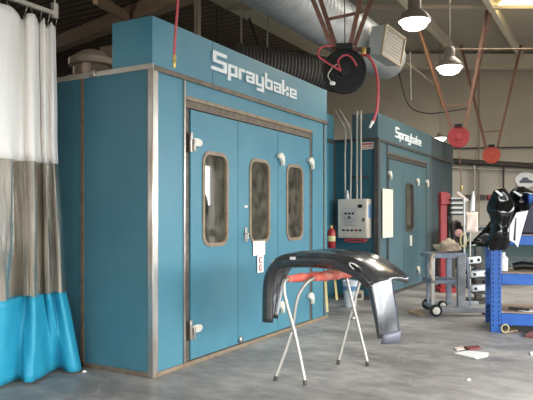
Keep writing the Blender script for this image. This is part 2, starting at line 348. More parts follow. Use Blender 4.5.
# ------------------------------------------------------------------ spray booths
X0 = -3.75
ZT, ZF, ZTOP = 2.87, 2.9, 3.36
def rr(y0, y1, z0, z1, r, x, n=6):
    out = []
    for cy, cz, a0 in ((y1 - r, z1 - r, 0), (y0 + r, z1 - r, 90), (y0 + r, z0 + r, 180), (y1 - r, z0 + r, 270)):
        for i in range(n + 1):
            an = math.radians(a0 + 90 * i / n); out.append(Vector((x, cy + r * math.cos(an), cz + r * math.sin(an))))
    return out
def fb(y0, y1, z0, z1, x0, x1): return MB().box(x0, x1, y0, y1, z0, z1)
LET = {  # strokes of each letter on a grid: x0, x1, y0, y1 (x height 1, stroke .26)
 'S': (1.2, [(0, 1.2, 1.34, 1.64), (0, .3, .8, 1.64), (0, 1.2, .68, .96), (.9, 1.2, 0, .96), (-.12, 1.2, 0, .3)]),
 'p': (.86, [(0, .26, -.42, 1), (0, .86, .76, 1), (.6, .86, 0, 1), (0, .86, 0, .26)]),
 'r': (.6, [(0, .26, 0, 1), (0, .62, .74, 1)]),
 'a': (.88, [(0, .88, .76, 1), (.62, .88, 0, 1), (0, .88, 0, .22), (0, .26, 0, .6), (0, .7, .4, .6)]),
 'y': (.88, [(0, .26, 0, 1), (0, .88, 0, .26), (.62, .88, -.42, 1), (.1, .88, -.46, -.2)]),
 'b': (.86, [(0, .26, 0, 1.5), (0, .86, .74, 1), (.6, .86, 0, 1), (0, .86, 0, .26)]),
 'k': (.82, [(0, .26, 0, 1.5), (.2, .5, .4, .64), (.5, .8, .6, 1), (.5, .82, 0, .42)]),
 'e': (.9, [(0, .26, 0, 1), (0, .9, .76, 1), (.64, .9, .4, 1), (0, .9, .38, .58), (0, .9, 0, .24)]),
}
def lettering(par, ya, yb, zbase, unit, word='Spraybake'):
    tot = sum(LET[c][0] for c in word) + .1 * (len(word) - 1); sy = (yb - ya) / tot; y = ya
    for c in word:
        w, st = LET[c]; m = MB()
        for i_, (a, b, e, g) in enumerate(st): m.box(X0, X0 + .012 + .0008 * i_, y + a * sy, y + b * sy, zbase + e * unit, zbase + g * unit)
        m.build('letter', white_sign, par, smooth=0); y += (w + .1) * sy
def hinge(par, y, z, d=1):
    h = fb(y - .035, y + .0, z - .1, z + .1, X0, X0 + .03).box(X0, X0 + .05, y + .012 * d - .012, y + .012 * d + .012, z - .09, z + .03).build('hinge', steel, par, bevel=.004)
    m = MB().prism([Vector((X0 + .02, y + d * a, z + b)) for a, b in ((.0, -.035), (.12, -.03), (.16, 0), (.145, .035), (.08, .05), (.0, .045))], (.02, 0, 0))
    m.build('hinge_plate', cream, h, bevel=.004)
def latch(par, y, z, s=1):
    MB().prism([Vector((X0 + .01, y + s * a * .8, z + b * .8)) for a, b in ((-.11, .0), (-.09, .06), (.0, .085), (.06, .05), (.09, .0), (.08, -.1), (.035, -.13), (.03, -.04), (-.02, -.05), (-.03, -.01))], (.045, 0, 0)).build('hinge', cream, par, bevel=.006)
def door_leaf(par, y0, y1, m, win=None, gk=None, z0=.05, z1=2.575):
    g = .005; o = [Vector((X0, y0 + g, z0)), Vector((X0, y1 - g, z0)), Vector((X0, y1 - g, z1)), Vector((X0, y0 + g, z1))]
    if win:
        a, b, e, f = win; l = MB().holed(o, rr(a, b, e, f, .1, X0), (-.05, 0, 0)).build('door', m, par, smooth=0)
        out, inn = rr(a - .035, b + .035, e - .035, f + .035, .13, X0 + .012), rr(a + .005, b - .005, e + .005, f - .005, .09, X0 + .012)
        MB().holed(out, inn, (-.06, 0, 0)).build('window_frame', gk or tan_gasket, l, smooth=30)
        MB().prism(rr(a, b, e, f, .1, X0 - .02), (-.006, 0, 0)).build('pane', pane_m, l, smooth=0)
    else: l = MB().prism(o, (-.05, 0, 0)).build('door', m, par, smooth=0)
    return l
def booth(label, Y0, Y1, XB, body, side, tr, jl, jr, leaves, let, side_seams, latches):
    t = thing('spray_booth', label, 'spray booth', (X0, (Y0 + Y1) / 2, 0))
    # side walls in bolted panels
    xs = [X0] + side_seams + [XB]
    for i in range(len(xs) - 1):
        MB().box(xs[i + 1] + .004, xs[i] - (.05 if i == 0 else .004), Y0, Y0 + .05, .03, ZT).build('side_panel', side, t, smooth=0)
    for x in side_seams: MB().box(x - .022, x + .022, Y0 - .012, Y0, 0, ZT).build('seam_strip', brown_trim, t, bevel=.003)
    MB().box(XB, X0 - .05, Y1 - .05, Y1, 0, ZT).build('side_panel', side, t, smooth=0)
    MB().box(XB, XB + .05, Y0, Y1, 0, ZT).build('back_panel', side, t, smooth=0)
    MB().box(XB, X0, Y0, Y1, ZT, ZT + .03).build('roof_panel', side, t, smooth=0)
    ln = MB().box(XB + .06, X0 - .1, Y0 + .052, Y0 + .06, .01, ZT).box(XB + .06, X0 - .1, Y1 - .06, Y1 - .052, .01, ZT).box(XB + .052, XB + .06, Y0 + .06, Y1 - .06, .01, ZT - .01)
    ln.box(XB + .06, X0 - .1, Y0 + .06, Y1 - .06, ZT - .02, ZT - .01); ln.build('lining', liner, t, smooth=0)
    # fascia box on the roof edge
    fa = fb(Y0, Y1, ZF, ZTOP, X0 - .5, X0).build('fascia', body, t, bevel=.006)
    MB().box(X0, X0 + .002, Y0 + .98, Y0 + .986, ZF, ZTOP).build('panel_joint', dark_trim, fa, smooth=0)
    lettering(fa, *let)
    # fixed front panels
    fb(Y0 + .05, jl - .1, .03, ZT - .02, X0 - .05, X0).build('front_panel', body, t, smooth=0)
    fb(jr + .09, Y1, .03, ZT - .02, X0 - .05, X0).build('front_panel', body, t, smooth=0)
    fb(jl - .1, jr + .09, 2.7, ZT - .02, X0 - .05, X0).build('header_panel', body, t, smooth=0)
    # trims
    MB().box(X0 - .05, X0 + .016, Y0 - .012, Y0 + .068, 0, ZT).build('corner_trim', tr, t, bevel=.006)
    MB().box(X0, X0 + .02, Y0, Y1, ZT - .02, ZF).build('front_trim', brown_trim if tr is steel else dark_trim, t, bevel=.004)
    MB().box(XB, X0 + .02, Y0 - .016, Y0, ZT - .005, ZF + .015).build('side_trim', conduit_m if tr is steel else dark_trim, t, bevel=.004)
    fb(jl - .1, jl, .0, 2.7, X0 - .045, X0 - .02).build('door_frame', brown_trim, t, smooth=0)
    fb(jl - .125, jl - .1, .0, ZT - .02, X0, X0 + .018).build('frame_trim', tr, t, bevel=.004)
    fb(jr, jr + .045, .0, 2.7, X0 - .045, X0 + .004).build('door_frame', brown_trim, t, smooth=0)
    fb(Y1 - .13, Y1 - .1, .0, ZT - .02, X0, X0 + .014).build('edge_trim', brown_trim, t, bevel=.004)
    fb(jl - .1, jr + .05, 2.585, 2.66, X0 - .045, X0 + .006).build('door_header', brown_trim if tr is steel else dark_trim, t, smooth=0)
    fb(jl - .1, jr + .05, 2.66, 2.7, X0 - .03, X0 + .02).build('header_trim', tan_gasket if tr is steel else brown_trim, t, bevel=.004)
    fb(Y0, Y1, .0, .04, X0 - .05, X0 + .02).build('sill', tan_gasket if tr is steel else dark_trim, t, bevel=.004)
    MB().box(XB, X0 - .05, Y0 - .012, Y0, 0, .045).build('sill', brown_trim, t, bevel=.003)
    ds = []
    for a, b, w in leaves: ds.append(door_leaf(t, a, b, body, w, None if tr is steel else dark_trim))
    return t, ds

b1, d1 = booth('large teal spray booth nearest, with three windowed door leaves', 4.472, 8.43, -11.0, teal, teal_shaded, steel, 5.06, 7.84,
    [(5.06, 5.957, (5.295, 5.715, 1.21, 2.15)), (5.957, 6.905, (6.235, 6.66, 1.21, 2.15)), (6.905, 7.84, (7.165, 7.585, 1.21, 2.15))],
    (5.44, 7.41, 3.055, .128), [-4.64, -5.9, -7.2, -8.5, -9.8], None)
hinge(d1[0], 5.062, 2.24); hinge(d1[0], 5.062, .35)
for y, z in ((6.935, 2.235), (6.935, .36)): latch(d1[1], y, z)
for y, z in ((7.82, 2.25), (7.82, .37)): latch(d1[2], y, z)
hd = MB().box(X0, X0 + .02, 6.09, 6.14, 1.2, 1.37).build('door_handle', chrome, d1[1], bevel=.006)
MB().tube([(X0 + .02, 6.08, 1.3), (X0 + .07, 6.07, 1.3), (X0 + .07, 6.06, 1.24), (X0 + .02, 6.05, 1.22)], .009, 8).build('lever', chrome, d1[1])
MB().box(X0, X0 + .012, 6.09, 6.15, 1.595, 1.625).build('name_plate', cream, d1[1], bevel=.003)
MB().lathe([(.035, 0), (.035, .02), (.02, .03)], (X0, 6.0, .09), (1, 0, 0), 14).build('foot_bolt', steel, d1[0])

b2, d2 = booth('second teal spray booth beyond the gap, windowed door half hidden by a sheet', 10.68, 14.35, -10.5, teal_far, teal_shaded, dark_trim, 11.27, 13.87,
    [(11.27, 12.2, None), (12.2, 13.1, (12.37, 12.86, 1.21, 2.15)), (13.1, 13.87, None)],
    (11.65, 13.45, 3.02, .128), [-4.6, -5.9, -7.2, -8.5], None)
latch(d2[0], 11.27, 2.28, .9); latch(d2[1], 13.12, 2.24, .9); latch(d2[2], 13.88, 2.25, .9); latch(d2[2], 13.15, .36, .9)
MB().box(X0, X0 + .03, 12.6, 12.7, .88, 1.1).build('door_handle', cream, d2[1], bevel=.006)
# far enclosure joined on
store_m = mat('grey_teal_store_paint', (58, 72, 77), .55, col2=(66, 80, 84))
t = thing('paint_store', 'dark teal panelled enclosure joined to the far end of the second booth', 'enclosure', (X0, 15.5, 0))
for a, b in ((14.36, 14.75), (14.76, 15.6), (15.61, 16.7)): fb(a, b, 0, 2.87, X0 - .25, X0 - .06).build('front_panel', store_m, t, bevel=.004)
fb(14.36, 16.7, 2.93, 3.36, X0 - .5, X0 - .04).build('fascia', store_m, t, bevel=.006)
fb(14.36, 16.72, 2.87, 2.93, X0 - .2, X0 - .02).build('trim', dark_trim, t, bevel=.004)
fb(16.5, 16.7, 0, 3.36, X0 - 2, X0 - .26).build('side_panel', store_m, t)
# link panel at the back of the gap
t = thing('link_panel', 'recessed teal panel closing the gap between the two booths', 'panel', (-4.62, 9.55, 0))
MB().box(-4.68, -4.6, 8.44, 10.66, 0, 2.84).build('panel', teal, t, smooth=0)
MB().box(-4.68, -4.6, 8.44, 10.66, 2.91, 3.36).build('fascia', teal, t, smooth=0)
MB().box(-4.68, -4.585, 8.44, 10.66, 2.84, 2.91).build('trim', dark_trim, t, smooth=0)
# the dark post at the corner of the second booth
tag(MB().box(X0 - .03, X0 + .05, 10.56, 10.66, 0, 2.86).build('corner_post', dark_trim, bevel=.005), 'dark narrow post standing at the near corner of the second booth', 'post')

# notices
t = thing('notice', 'white blank paper notice under the middle door window', 'notice', (X0 + .01, 6.38, 1.0))
MB().box(X0 + .014, X0 + .017, 6.27, 6.55, 1.03, 1.2).build('sheet', paper, t, smooth=0)
t = thing('notice', 'small white tag with red letters below the blank notice', 'notice', (X0 + .01, 6.45, .88))
MB().box(X0 + .012, X0 + .014, 6.37, 6.52, .82, 1.026).build('sheet', paper, t, smooth=0)
m = MB()
for zc in (.97, .88):
    m.tube([(X0 + .017, 6.445 + .032 * math.cos(q), zc + .032 * math.sin(q)) for q in [math.radians(50 + 26 * i) for i in range(11)]], .006, 6)
m.box(X0 + .014, X0 + .017, 6.45, 6.482, .87, .882)
m.build('print', red_ink, t)
t = thing('notice_board', 'tall cream sheet of instructions at the left of the second booth doors', 'notice', (X0 + .02, 11.1, 1.1))
MB().box(X0 + .02, X0 + .035, 10.84, 11.42, 1.1, 2.0).build('sheet', mat('cream_sheet', (232, 222, 200), .75), t, smooth=0)
m = MB()
for i in range(14):
    if i != 6: m.box(X0 + .035, X0 + .037, 10.92, 11.34 - .1 * random.random(), 1.87 - i * .05, 1.876 - i * .05)
m.build('print', mat('faint_print', (190, 182, 166), .8), t, smooth=0)
YB = 10.68
def sx(px): return on_y(px, 200, YB).x
def sz(px, py): return on_y(px, py, YB).z
t = thing('warning_sign', 'white sign with red print on the second booth side', 'sign', (sx(367), YB, 2.7))
x0, x1, z0, z1 = sx(361.5), sx(374.5), sz(368, 149.5), sz(368, 142.5)
MB().box(x0, x1, YB - .035, YB - .02, z0, z1).build('plate', paper, t, smooth=0)
m = MB(); h = z1 - z0
m.box(x0 + .02, x1 - .02, YB - .038, YB - .035, z1 - h * .36, z1 - h * .12)
for i in range(6): m.box(x0 + .03 + i * .034, x0 + .052 + i * .034, YB - .038, YB - .035, z0 + h * .3, z0 + h * .5)
m.box(x0 + .02, x1 - .02, YB - .038, YB - .035, z0 + h * .08, z0 + h * .16)
m.build('print', red_ink, t, smooth=0)

# control panel
yb = YB - .04; yf = yb - .22
xa, xb_ = on_y(337.5, 200, yf).x, on_y(367.5, 200, yf).x; za, zb = on_y(350, 238, yf).z, on_y(350, 199, yf).z
t = thing('control_panel', 'cream electrical control cabinet mounted in the gap between booths', 'control panel', ((xa + xb_) / 2, yb, za))
MB().box(xa, xb_, yf, yb, za, zb).build('cabinet', panel_grey, t, bevel=.012)
dr = MB().box(xa + .02, xb_ - .02, yf - .018, yf, za + .03, zb - .03).build('door', panel_grey, t, bevel=.006)
xm = (xa + xb_) / 2; w = xb_ - xa
MB().box(xa + w * .14, xa + w * .68, yf - .021, yf - .018, za + .2, zb - .16).build('label_plate', mat('grey_plate', (196, 190, 182), .5), dr, smooth=0)
for i in range(3): MB().lathe([(.02, 0), (.018, .03), (.005, .034)], (xa + w * (.3 + .12 * i), yf - .018, zb - .26), (0, -1, 0), 14).build('knob', black, dr)
MB().lathe([(.024, 0), (.02, .03), (.005, .034)], (xa + w * .42, yf - .018, zb - .33), (0, -1, 0), 14).build('knob', black, dr)
for i, c in enumerate((black, dark_trim, black, red_metal, black)): MB().lathe([(.02, 0), (.018, .025), (.005, .03)], (xa + w * (.22 + .14 * i), yf - .018, za + .14), (0, -1, 0), 14).build('button', c, dr)
MB().box(xa + w * .7, xa + w * .84, yf - .03, yf - .018, zb - .16, zb - .1).build('display', black, dr, bevel=.004)
MB().box(xa + w * .86, xa + w * .92, yf - .04, yf - .018, zb - .4, zb - .34).build('handle', dark_trim, dr, bevel=.004)
m = MB()
for i in range(6): m.box(xa + w * .22, xa + w * (.5 + .1 * random.random()), yf - .023, yf - .021, za + .22 + i * .026, za + .228 + i * .026)
m.build('print', mat('grey_print', (140, 132, 128), .6), dr, smooth=0)
MB().box(xb_, xb_ + .003, yf + .05, yb - .05, zb - .34, zb - .1).build('side_label', label_blue, t, smooth=0)
# hoses under and behind it
m = MB(); pts = []
for i in range(90):
    an = 2 * PI * i / 30; pts.append((xm + .02 + .2 * math.cos(an), yb - .06 - .034 * (i / 30), za - .045 + .025 * math.sin(an) - .0 * (i // 30)))
m.tube(pts, .016, 8); m.build('hose', red_hose)
o = bpy.data.objects['hose']; o.name = 'hose_coil'; tag(o, 'coiled red hose hanging just below the control cabinet', 'hose')
# conduits
def sc(px, py, y): return on_y(px, py, y)
y_ = yb - .1
for pts, lab, r in (
    ([sc(335, 110, yb), sc(339, 119, y_), sc(344.5, 128, y_), sc(345.5, 140, y_), sc(345, 160, y_), sc(345.3, 199, y_)], 'leftmost bent conduit rising from the control cabinet', .019),
    ([sc(339, 110, yb), sc(344, 118, y_), sc(350, 130, y_), sc(351.3, 142, y_), sc(351, 165, y_), sc(350.5, 199, y_)], 'second bent conduit rising from the control cabinet', .019)):
    tag(MB().tube(spline(pts, 5), r, 10).build('conduit', conduit_m, smooth=60), lab, 'conduit', 'conduits above the control cabinet')
for px, lab in ((357, 'left of the two straight conduits above the control cabinet'), (360.8, 'right of the two straight conduits above the control cabinet')):
    tag(MB().tube([sc(px, 111, y_), sc(px, 150, y_), sc(px, 199.2, y_)], .02, 10).build('conduit', conduit_m, smooth=60), lab, 'conduit', 'conduits above the control cabinet')
tag(MB().box(sx(351), sx(368), YB - .09, YB - .02, sz(360, 178.5), sz(360, 176.5)).build('bracket', dark_trim), 'thin dark bracket bar across the conduits above the cabinet', 'bracket')
tag(MB().lathe([(.03, 0), (.03, .09), (.018, .1), (.016, .16)], sc(347.5, 199, yf + .09) - Vector((0, 0, .005)), U_, 14).build('cable_gland', white_plastic), 'white fitting on top of the control cabinet', 'fitting')
# fire extinguisher
e0 = on_x(331.3, 248, -4.35); ez = e0.z
t = thing('fire_extinguisher', 'red fire extinguisher hung left of the control cabinet', 'fire extinguisher', e0)
MB().lathe([(.062, 0), (.07, .012), (.07, .27), (.06, .31), (.03, .335), (.02, .35)], e0, U_, 24).build('cylinder', red_metal, t, smooth=50)
MB().lathe([(.071, .12), (.0715, .122), (.0715, .21), (.071, .212)], e0, U_, 24).build('label', yellow_tape, t, smooth=50)
MB().lathe([(.022, .34), (.024, .39), (.012, .4)], e0, U_, 14).build('valve', brass, t)
MB().bar(e0 + Vector((0, -.05, .41)), e0 + Vector((0, .08, .43)), .02, .012).bar(e0 + Vector((0, -.02, .385)), e0 + Vector((0, .09, .37)), .02, .012).build('handle', soft_black, t)
MB().tube(spline([e0 + Vector(v) for v in ((0, .02, .37), (.03, .1, .36), (.04, .1, .25), (.03, .085, .1))], 6), .011, 8).build('hose', soft_black, t)
MB().box(-4.599, -4.43, e0.y - .03, e0.y + .03, ez + .2, ez + .24).build('bracket', dark_trim, t)

# pail and carton on the floor of the gap
p = on_z(350.3, 303)
p = P(350.3, 303, 10.3); p.z = 0
t = thing('bucket', 'white plastic bucket with blue print on the floor behind the folding stand', 'bucket', p)
MB().lathe([(.098, 0), (.1, .005), (.122, .4), (.13, .405), (.13, .43), (.12, .432), (.115, .4), (.09, .02), (.02, .015)], p, U_, 28).build('pail', bucket_m, t, smooth=40)
MB().lathe([(.1175, .27), (.1185, .27), (.1215, .34), (.12, .34)], p, U_, 28).build('label', label_blue, t, smooth=40)
MB().tube([p + R_ * (.13 * math.cos(a)) - F_ * (.14 * math.sin(a)) * .9 + U_ * (.4 - .14 * math.sin(a)) for a in [PI * i / 14 for i in range(15)]], .005, 6).build('handle', conduit_m, t)
p = on_z(368, 296); p.y -= .58
t = thing('carton', 'small printed carton on the floor right of the white bucket', 'carton', p)
MB().obox(p - R_ * .11 - F_ * .1, R_ * .22, F_ * .2, U_ * .17).build('box', mat('beige_carton', (196, 184, 162), .8), t, bevel=.004)
MB().obox(p - R_ * .07 - F_ * .103 + U_ * .04, R_ * .14, F_ * .003, U_ * .08).build('print', dark_trim, t, smooth=0)

# ------------------------------------------------------------------ curtain and rail
XR, ZR = -4.7, 3.43
t = thing('curtain_rail', 'grey curtain track hung from the roof above the curtain', 'curtain rail', (XR, 4.2, ZR))
MB().box(XR - .02, XR + .02, -1.5, 4.2, ZR - .012, ZR + .03).build('track', conduit_m, t, bevel=.005)
MB().box(XR - .022, XR + .022, 4.14, 4.2, ZR - .035, ZR + .11).build('end_bracket', conduit_m, t, bevel=.005)
MB().tube([(XR, 4.17, ZR + .1), (XR, 4.17, 4.58)], .009, 8).build('hanger_rod', conduit_m, t)
MB().tube([(XR, 1.0, ZR + .02), (XR, 1.0, 4.58)], .009, 8).build('hanger_rod', conduit_m, t)
# control points: (px, X) on successive levels, left to right; each level keeps the same number of points
lv = [
 (3.385, [(-70, -4.76), (-58, -4.64), (-46, -4.78), (-34, -4.64), (-22, -4.76), (-8, -4.69), (2, -4.66), (10, -4.65), (19, -4.72), (23, -4.76), (27, -4.68), (34, -4.66), (38.5, -4.74), (40, -4.72), (44, -4.67), (47, -4.74), (51.5, -4.68), (55, -4.73)]),
 (2.0,  [(-70, -4.78), (-58, -4.62), (-46, -4.8), (-34, -4.62), (-22, -4.78), (-10, -4.66), (2, -4.63), (13, -4.63), (20, -4.70), (25, -4.72), (30, -4.64), (37, -4.63), (41.5, -4.74), (43, -4.70), (46.5, -4.65), (49, -4.74), (54, -4.66), (58.6, -4.70)]),
 (.77,  [(-74, -4.84), (-60, -4.58), (-48, -4.84), (-36, -4.58), (-25, -4.82), (-12, -4.64), (0, -4.58), (11, -4.6), (20, -4.7), (26, -4.72), (31, -4.6), (38, -4.59), (44, -4.72), (46, -4.66), (50, -4.62), (53, -4.72), (60, -4.6), (66.5, -4.64)]),
 (.025,  [(-78, -4.9), (-62, -4.52), (-50, -4.9), (-38, -4.52), (-28, -4.86), (-14, -4.68), (0, -4.66), (12, -4.70), (20, -4.72), (25, -4.57), (34, -4.53), (42, -4.6), (49, -4.66), (55, -4.70), (61, -4.70), (67, -4.54), (75, -4.47), (82, -4.50)])]
def level(z, pts): return spline([Vector((on_x(px, 200, X).x, on_x(px, 200, X).y, z)) for px, X in pts], 7)
L4 = [level(z, p) for z, p in lv]
def lerp_rows(a, b, n, wob):
    rows = []
    for i in range(n + 1):
        u = i / n; r = []
        for j, (p, q) in enumerate(zip(a, b)):
            v = p.lerp(q, u); nn = noise.noise(Vector((j * .16, v.z * 1.6, 3.1))); v = v + Vector((nn * wob, 0, 0)); r.append(v)
        rows.append(r)
    return rows
r1 = lerp_rows(L4[0], L4[1], 14, .02); r2 = lerp_rows(L4[1], L4[2], 14, .02); r3 = lerp_rows(L4[2], L4[3], 12, .02)
for j, v in enumerate(r1[0]): v.z -= .035 + .05 * min(1, max(0, (-4.66 - v.x) / .12))
t = thing('curtain', 'bunched hanging curtain with white top, clear middle and bright blue hem', 'curtain', (XR, 3.6, 0))
MB().grid(r1).build('white_panel', sheet_mat('white_vinyl', (250, 246, 240), .06), t, smooth=180, solid=.004)
t2 = MB().grid(r2).build('clear_panel', clear_vinyl(), t, smooth=180)
MB().grid(r3).build('blue_panel', sheet_mat('cyan_tarp', (50, 172, 206), .25, .45, (62, 182, 212)), t, smooth=180, solid=.004)
t['label'] = 'bunched hanging curtain with white top, clear middle and bright blue hem'
m = MB()
for px, X in lv[0][1][1::2]:
    q = on_x(px, 200, X); m.tube([(q.x, q.y, 3.3), (XR, q.y, ZR - .012)], .003, 6)
m.build('hooks', steel, t)

# ------------------------------------------------------------------ things over the first booth
t = thing('exhaust_fan', 'round dusty exhaust fan housing on the roof of the first booth', 'fan', on_y(94, 70, 7.2))
c0 = on_y(92, 66, 6.0); c0.z = 2.9
MB().lathe([(.25, 0), (.25, .12), (.33, .13), (.33, .17), (.29, .18), (.29, .36), (.34, .37), (.34, .41), (.24, .42)], c0, U_, 40).build('housing', fan_m, t, smooth=40)
MB().lathe([(.24, .42), (.24, .56), (.3, .58), (.3, .66), (.12, .78)], c0, U_, 40).build('cowl', fan_m, t, smooth=40)
MB().obox(c0 + Vector((-.1, .36, 0)), (.6, 0, .0), (0, .06, 0), (-.12, 0, .95)).build('stay_plate', fan_m, t, bevel=.01)
p = on_y(83.5, 78, 4.49)
tag(MB().box(p.x - .035, p.x + .035, 4.5, 4.56, 2.92, 3.04).build('roof_bracket', fan_m, bevel=.006), 'short grey bracket standing on the roof edge of the first booth', 'bracket')
p = on_y(93, 78, 4.45)
tag(MB().box(p.x - .04, p.x + .04, 4.43, 4.4565, 2.865, 2.925).build('clamp', steel, bevel=.006), 'small bright clamp on the top side trim of the first booth', 'clamp')
p = P(197.5, 33, 9.5)
t = thing('vent_pipe', 'grey upright vent pipe rising behind the sign of the first booth', 'pipe', (p.x, p.y, 2.9))
MB().tube([(p.x, p.y, 2.9), (p.x, p.y, 6.69)], .05, 16).build('pipe', fan_m, t); MB().lathe([(.09, 0), (.09, .03), (.06, .05)], (p.x, p.y, 2.9), U_, 20).build('flange', fan_m, t)
wall_pipe('hanging_wire', [P(249, 18, 12), P(262, 56, 12)], .022, soft_black, 'dark slanting wire rod between roof and duct', 'wire')
wall_pipe('hanging_wire', [P(216.5, 8, 12), P(217, 42, 12)], .012, soft_black, 'dark thin vertical wire rod beside the vent pipe', 'wire')

# big spiral duct
DX, DZ, DR = -4.4, 4.92, .45
Yend = 0
k_ = (392 - CX) / F
Yend = ray(385, 0).y * (DX / ray(385, 0).x)
t = thing('spiral_duct', 'big silver spiral duct running high above the booths', 'duct', (DX, Yend, DZ))
m = MB(); pts = []; rs = []
y = -2.4
prof = []
while y < Yend - .02:
    prof.append((DR, y)); prof.append((DR, y + .1)); prof.append((DR + .008, y + .112)); prof.append((DR, y + .124)); y += .14
prof.append((DR, Yend))
for i in range(1, 9):
    a = PI / 2 * i / 8; prof.append((DR * math.cos(a) + .002, Yend + .3 * math.sin(a)))
vs = MB().lathe(prof, (DX, 0, DZ), (0, 1, 0), 40)
for v in vs.v: v.z += 0
vs.build('pipe', duct_m, t, smooth=50)
# air register facing the shop
g0 = [P(385.5, 25, 11.0), P(404.5, 39, 11.5), P(399.5, 66, 11.5), P(381, 54, 11.0)]
ca = sum(g0, Vector()) / 4; nrm = (g0[1] - g0[0]).cross(g0[2] - g0[1]).normalized()
if nrm.dot(EYE - ca) < 0: nrm = -nrm
ax, ay = (g0[1] - g0[0]), (g0[3] - g0[0])
rg = MB(); back = -nrm * .28
rg.prism(g0, back); reg = rg.build('register', duct_m, t)
m = MB()
for i in range(9):
    u = (i + .7) / 9.6; m.bar(g0[0] + ay * u + ax * .08 + nrm * .012, g0[0] + ay * u + ax * .92 + nrm * .012, .03, .012, up=nrm)
m.build('louvre', mat('louvre_metal', (206, 198, 186), .5), reg)
fr = MB()
for i in range(4): fr.bar(g0[i] + nrm * .01, g0[(i + 1) % 4] + nrm * .01, .04, .05, up=nrm)
fr.build('register_frame', girder_m, reg)
for yy in (6, 10):
    MB().tube([(DX + DR * math.cos(a), yy, DZ + DR * math.sin(a)) for a in [2 * PI * i / 32 for i in range(32)]], .012, 6, closed=True).build('band', duct_m, t)
    MB().tube([(DX, yy, DZ + DR), (DX, yy, ROOF)], .01, 6).build('hanger_rod', conduit_m, t)
# flexible duct
a, b = P(236, 60, 10.6), P(337, 76, 11.2); n = 60; pts, rs = [], []
for i in range(n + 1):
    u = i / n; pts.append(a.lerp(b, u)); rs.append(.29 + .014 * (i % 2))
t = thing('flexible_duct', 'dark ribbed flexible duct lying behind the top of the first booth sign', 'duct', a)
for u_ in (.05, .3):
    q_ = a.lerp(b, u_); MB().bar(q_ + U_ * .29, Vector((q_.x, q_.y, ROOF)), .03, .004, up=F_).build('strap', conduit_m, t)
MB().tube(pts, rs, 28).build('hose', flex_m, t, smooth=20)
MB().tube([b, b + (b - a).normalized() * .07], .3, 28).build('collar', flex_m, t)

# ------------------------------------------------------------------ hose reels
def reel(name, label, c, r, m, hose_m, struts, group=None):
    t = thing(name, label, 'hose reel', c, group)
    n = (EYE - c); n.z = 0; n.normalize(); s = Vector((-n.y, n.x, 0)) * -1          # n towards the room, s to the right
    if s.dot(R_) < 0: s = -s
    def q(x, y, z): return c + s * x + U_ * y + n * z
    dr = MB().lathe([(r * .92, -.07), (r, -.06), (r, -.045), (r * .7, -.04), (r * .7, .04), (r, .045), (r, .06), (r * .93, .066), (r * .9, .05), (r * .3, .045), (r * .26, .07), (.02, .075)], c, n, 40).build('drum', m, t, smooth=40)
    for k in range(3): MB().tube([q((r * (.45 + .17 * k)) * math.cos(x), (r * (.45 + .17 * k)) * math.sin(x), .054) for x in [2 * PI * i / 36 for i in range(36)]], r * .022, 6, closed=True).build('ridge', m, dr)
    MB().obox(q(-.09, r * .93, -.1), s * .18, U_ * .07, n * .2).build('mount', soft_black if m is not red_metal else red_metal, t, bevel=.006)
    MB().obox(q(-.035, -.05, -.1), s * .07, U_ * (r + .05), n * .03).build('arm', m, t, bevel=.004)
    for p0, p1 in struts: MB().bar(p0, p1, .05 if c.y < 10 else .075, .02, up=n).build('hanger', strut_m, t)
    return t, q
c = P(344.5, 71.5, 7.0); r = .245
st = []
for (x0, y0, x1, y1, d) in ((332, 47, 313, 0, 7.0), (336, 47, 320.5, 0, 7.12), (350, 46, 360.5, 0, 7.0), (354.5, 46, 371, 0, 7.12)):
    p, q1 = P(x0, y0, d), P(x1, y1, d); kk = (ROOF - p.z) / (q1.z - p.z); st.append((p, p + (q1 - p) * kk))
t, q = reel('hose_reel', 'large black hose reel hanging from brown struts under the silver duct', c, r, soft_black, red_hose, st)
MB().bar(P(325, 20, 7.05), P(362, 12, 7.05), .03, .03).build('crossbar', strut_m, t)
MB().tube([P(345, 46, 7.05), P(344.5, 0, 7.05)], .006, 6).build('cable', soft_black, t)
MB().obox(q(-.16, r * .97, -.05), R_ * .36, U_ * .045, F_ * -.06).build('hanger_plate', strut_m, t)
MB().tube(spline([P(333, 46, 6.95), P(322, 47, 6.9), P(318, 55, 6.88), P(326, 62, 6.88), P(341, 71, 6.88)], 6), .012, 8).build('hose', red_hose, t)
MB().tube(spline([P(341, 71, 6.88), P(338, 61, 6.88), P(345, 55, 6.88), P(352, 58, 6.88), P(357, 66, 6.88)], 6), .011, 8).build('hose', red_hose, t)
MB().tube(spline([P(331, 82, 6.9), P(328, 75, 6.9), P(333, 67, 6.9), P(338, 64, 6.9)], 6), .007, 8).build('hose', conduit_m, t)
MB().lathe([(.02, 0), (.024, .02), (.02, .05), (.01, .06)], P(330, 83, 6.9), R_ - U_ * .1, 12).build('valve', white_plastic, t)
MB().obox(q(.2, .2, -.05), s_ if False else R_ * .08, U_ * .06, F_ * -.07).build('hose_guide', soft_black, t)
MB().lathe([(.02, -.05), (.03, -.03), (.03, .03), (.018, .05)], P(363.5, 52, 6.95), U_ + R_ * .15, 14).build('guide_roller', brass, t)
hp = MB().tube(spline([P(361, 55, 6.95), P(368, 56, 6.9), P(375, 68, 6.85), P(378, 86, 6.8), P(377, 108, 6.8), P(373, 122, 6.8)], 8), .017, 10).build('hose', red_hose, t, smooth=60)
d_ = (P(369.5, 128, 6.8) - P(373, 121, 6.8)).normalized()
MB().lathe([(.018, 0), (.02, .03), (.013, .035), (.013, .08), (.008, .085)], P(373, 121, 6.8), d_, 12).build('coupling', white_plastic, hp)

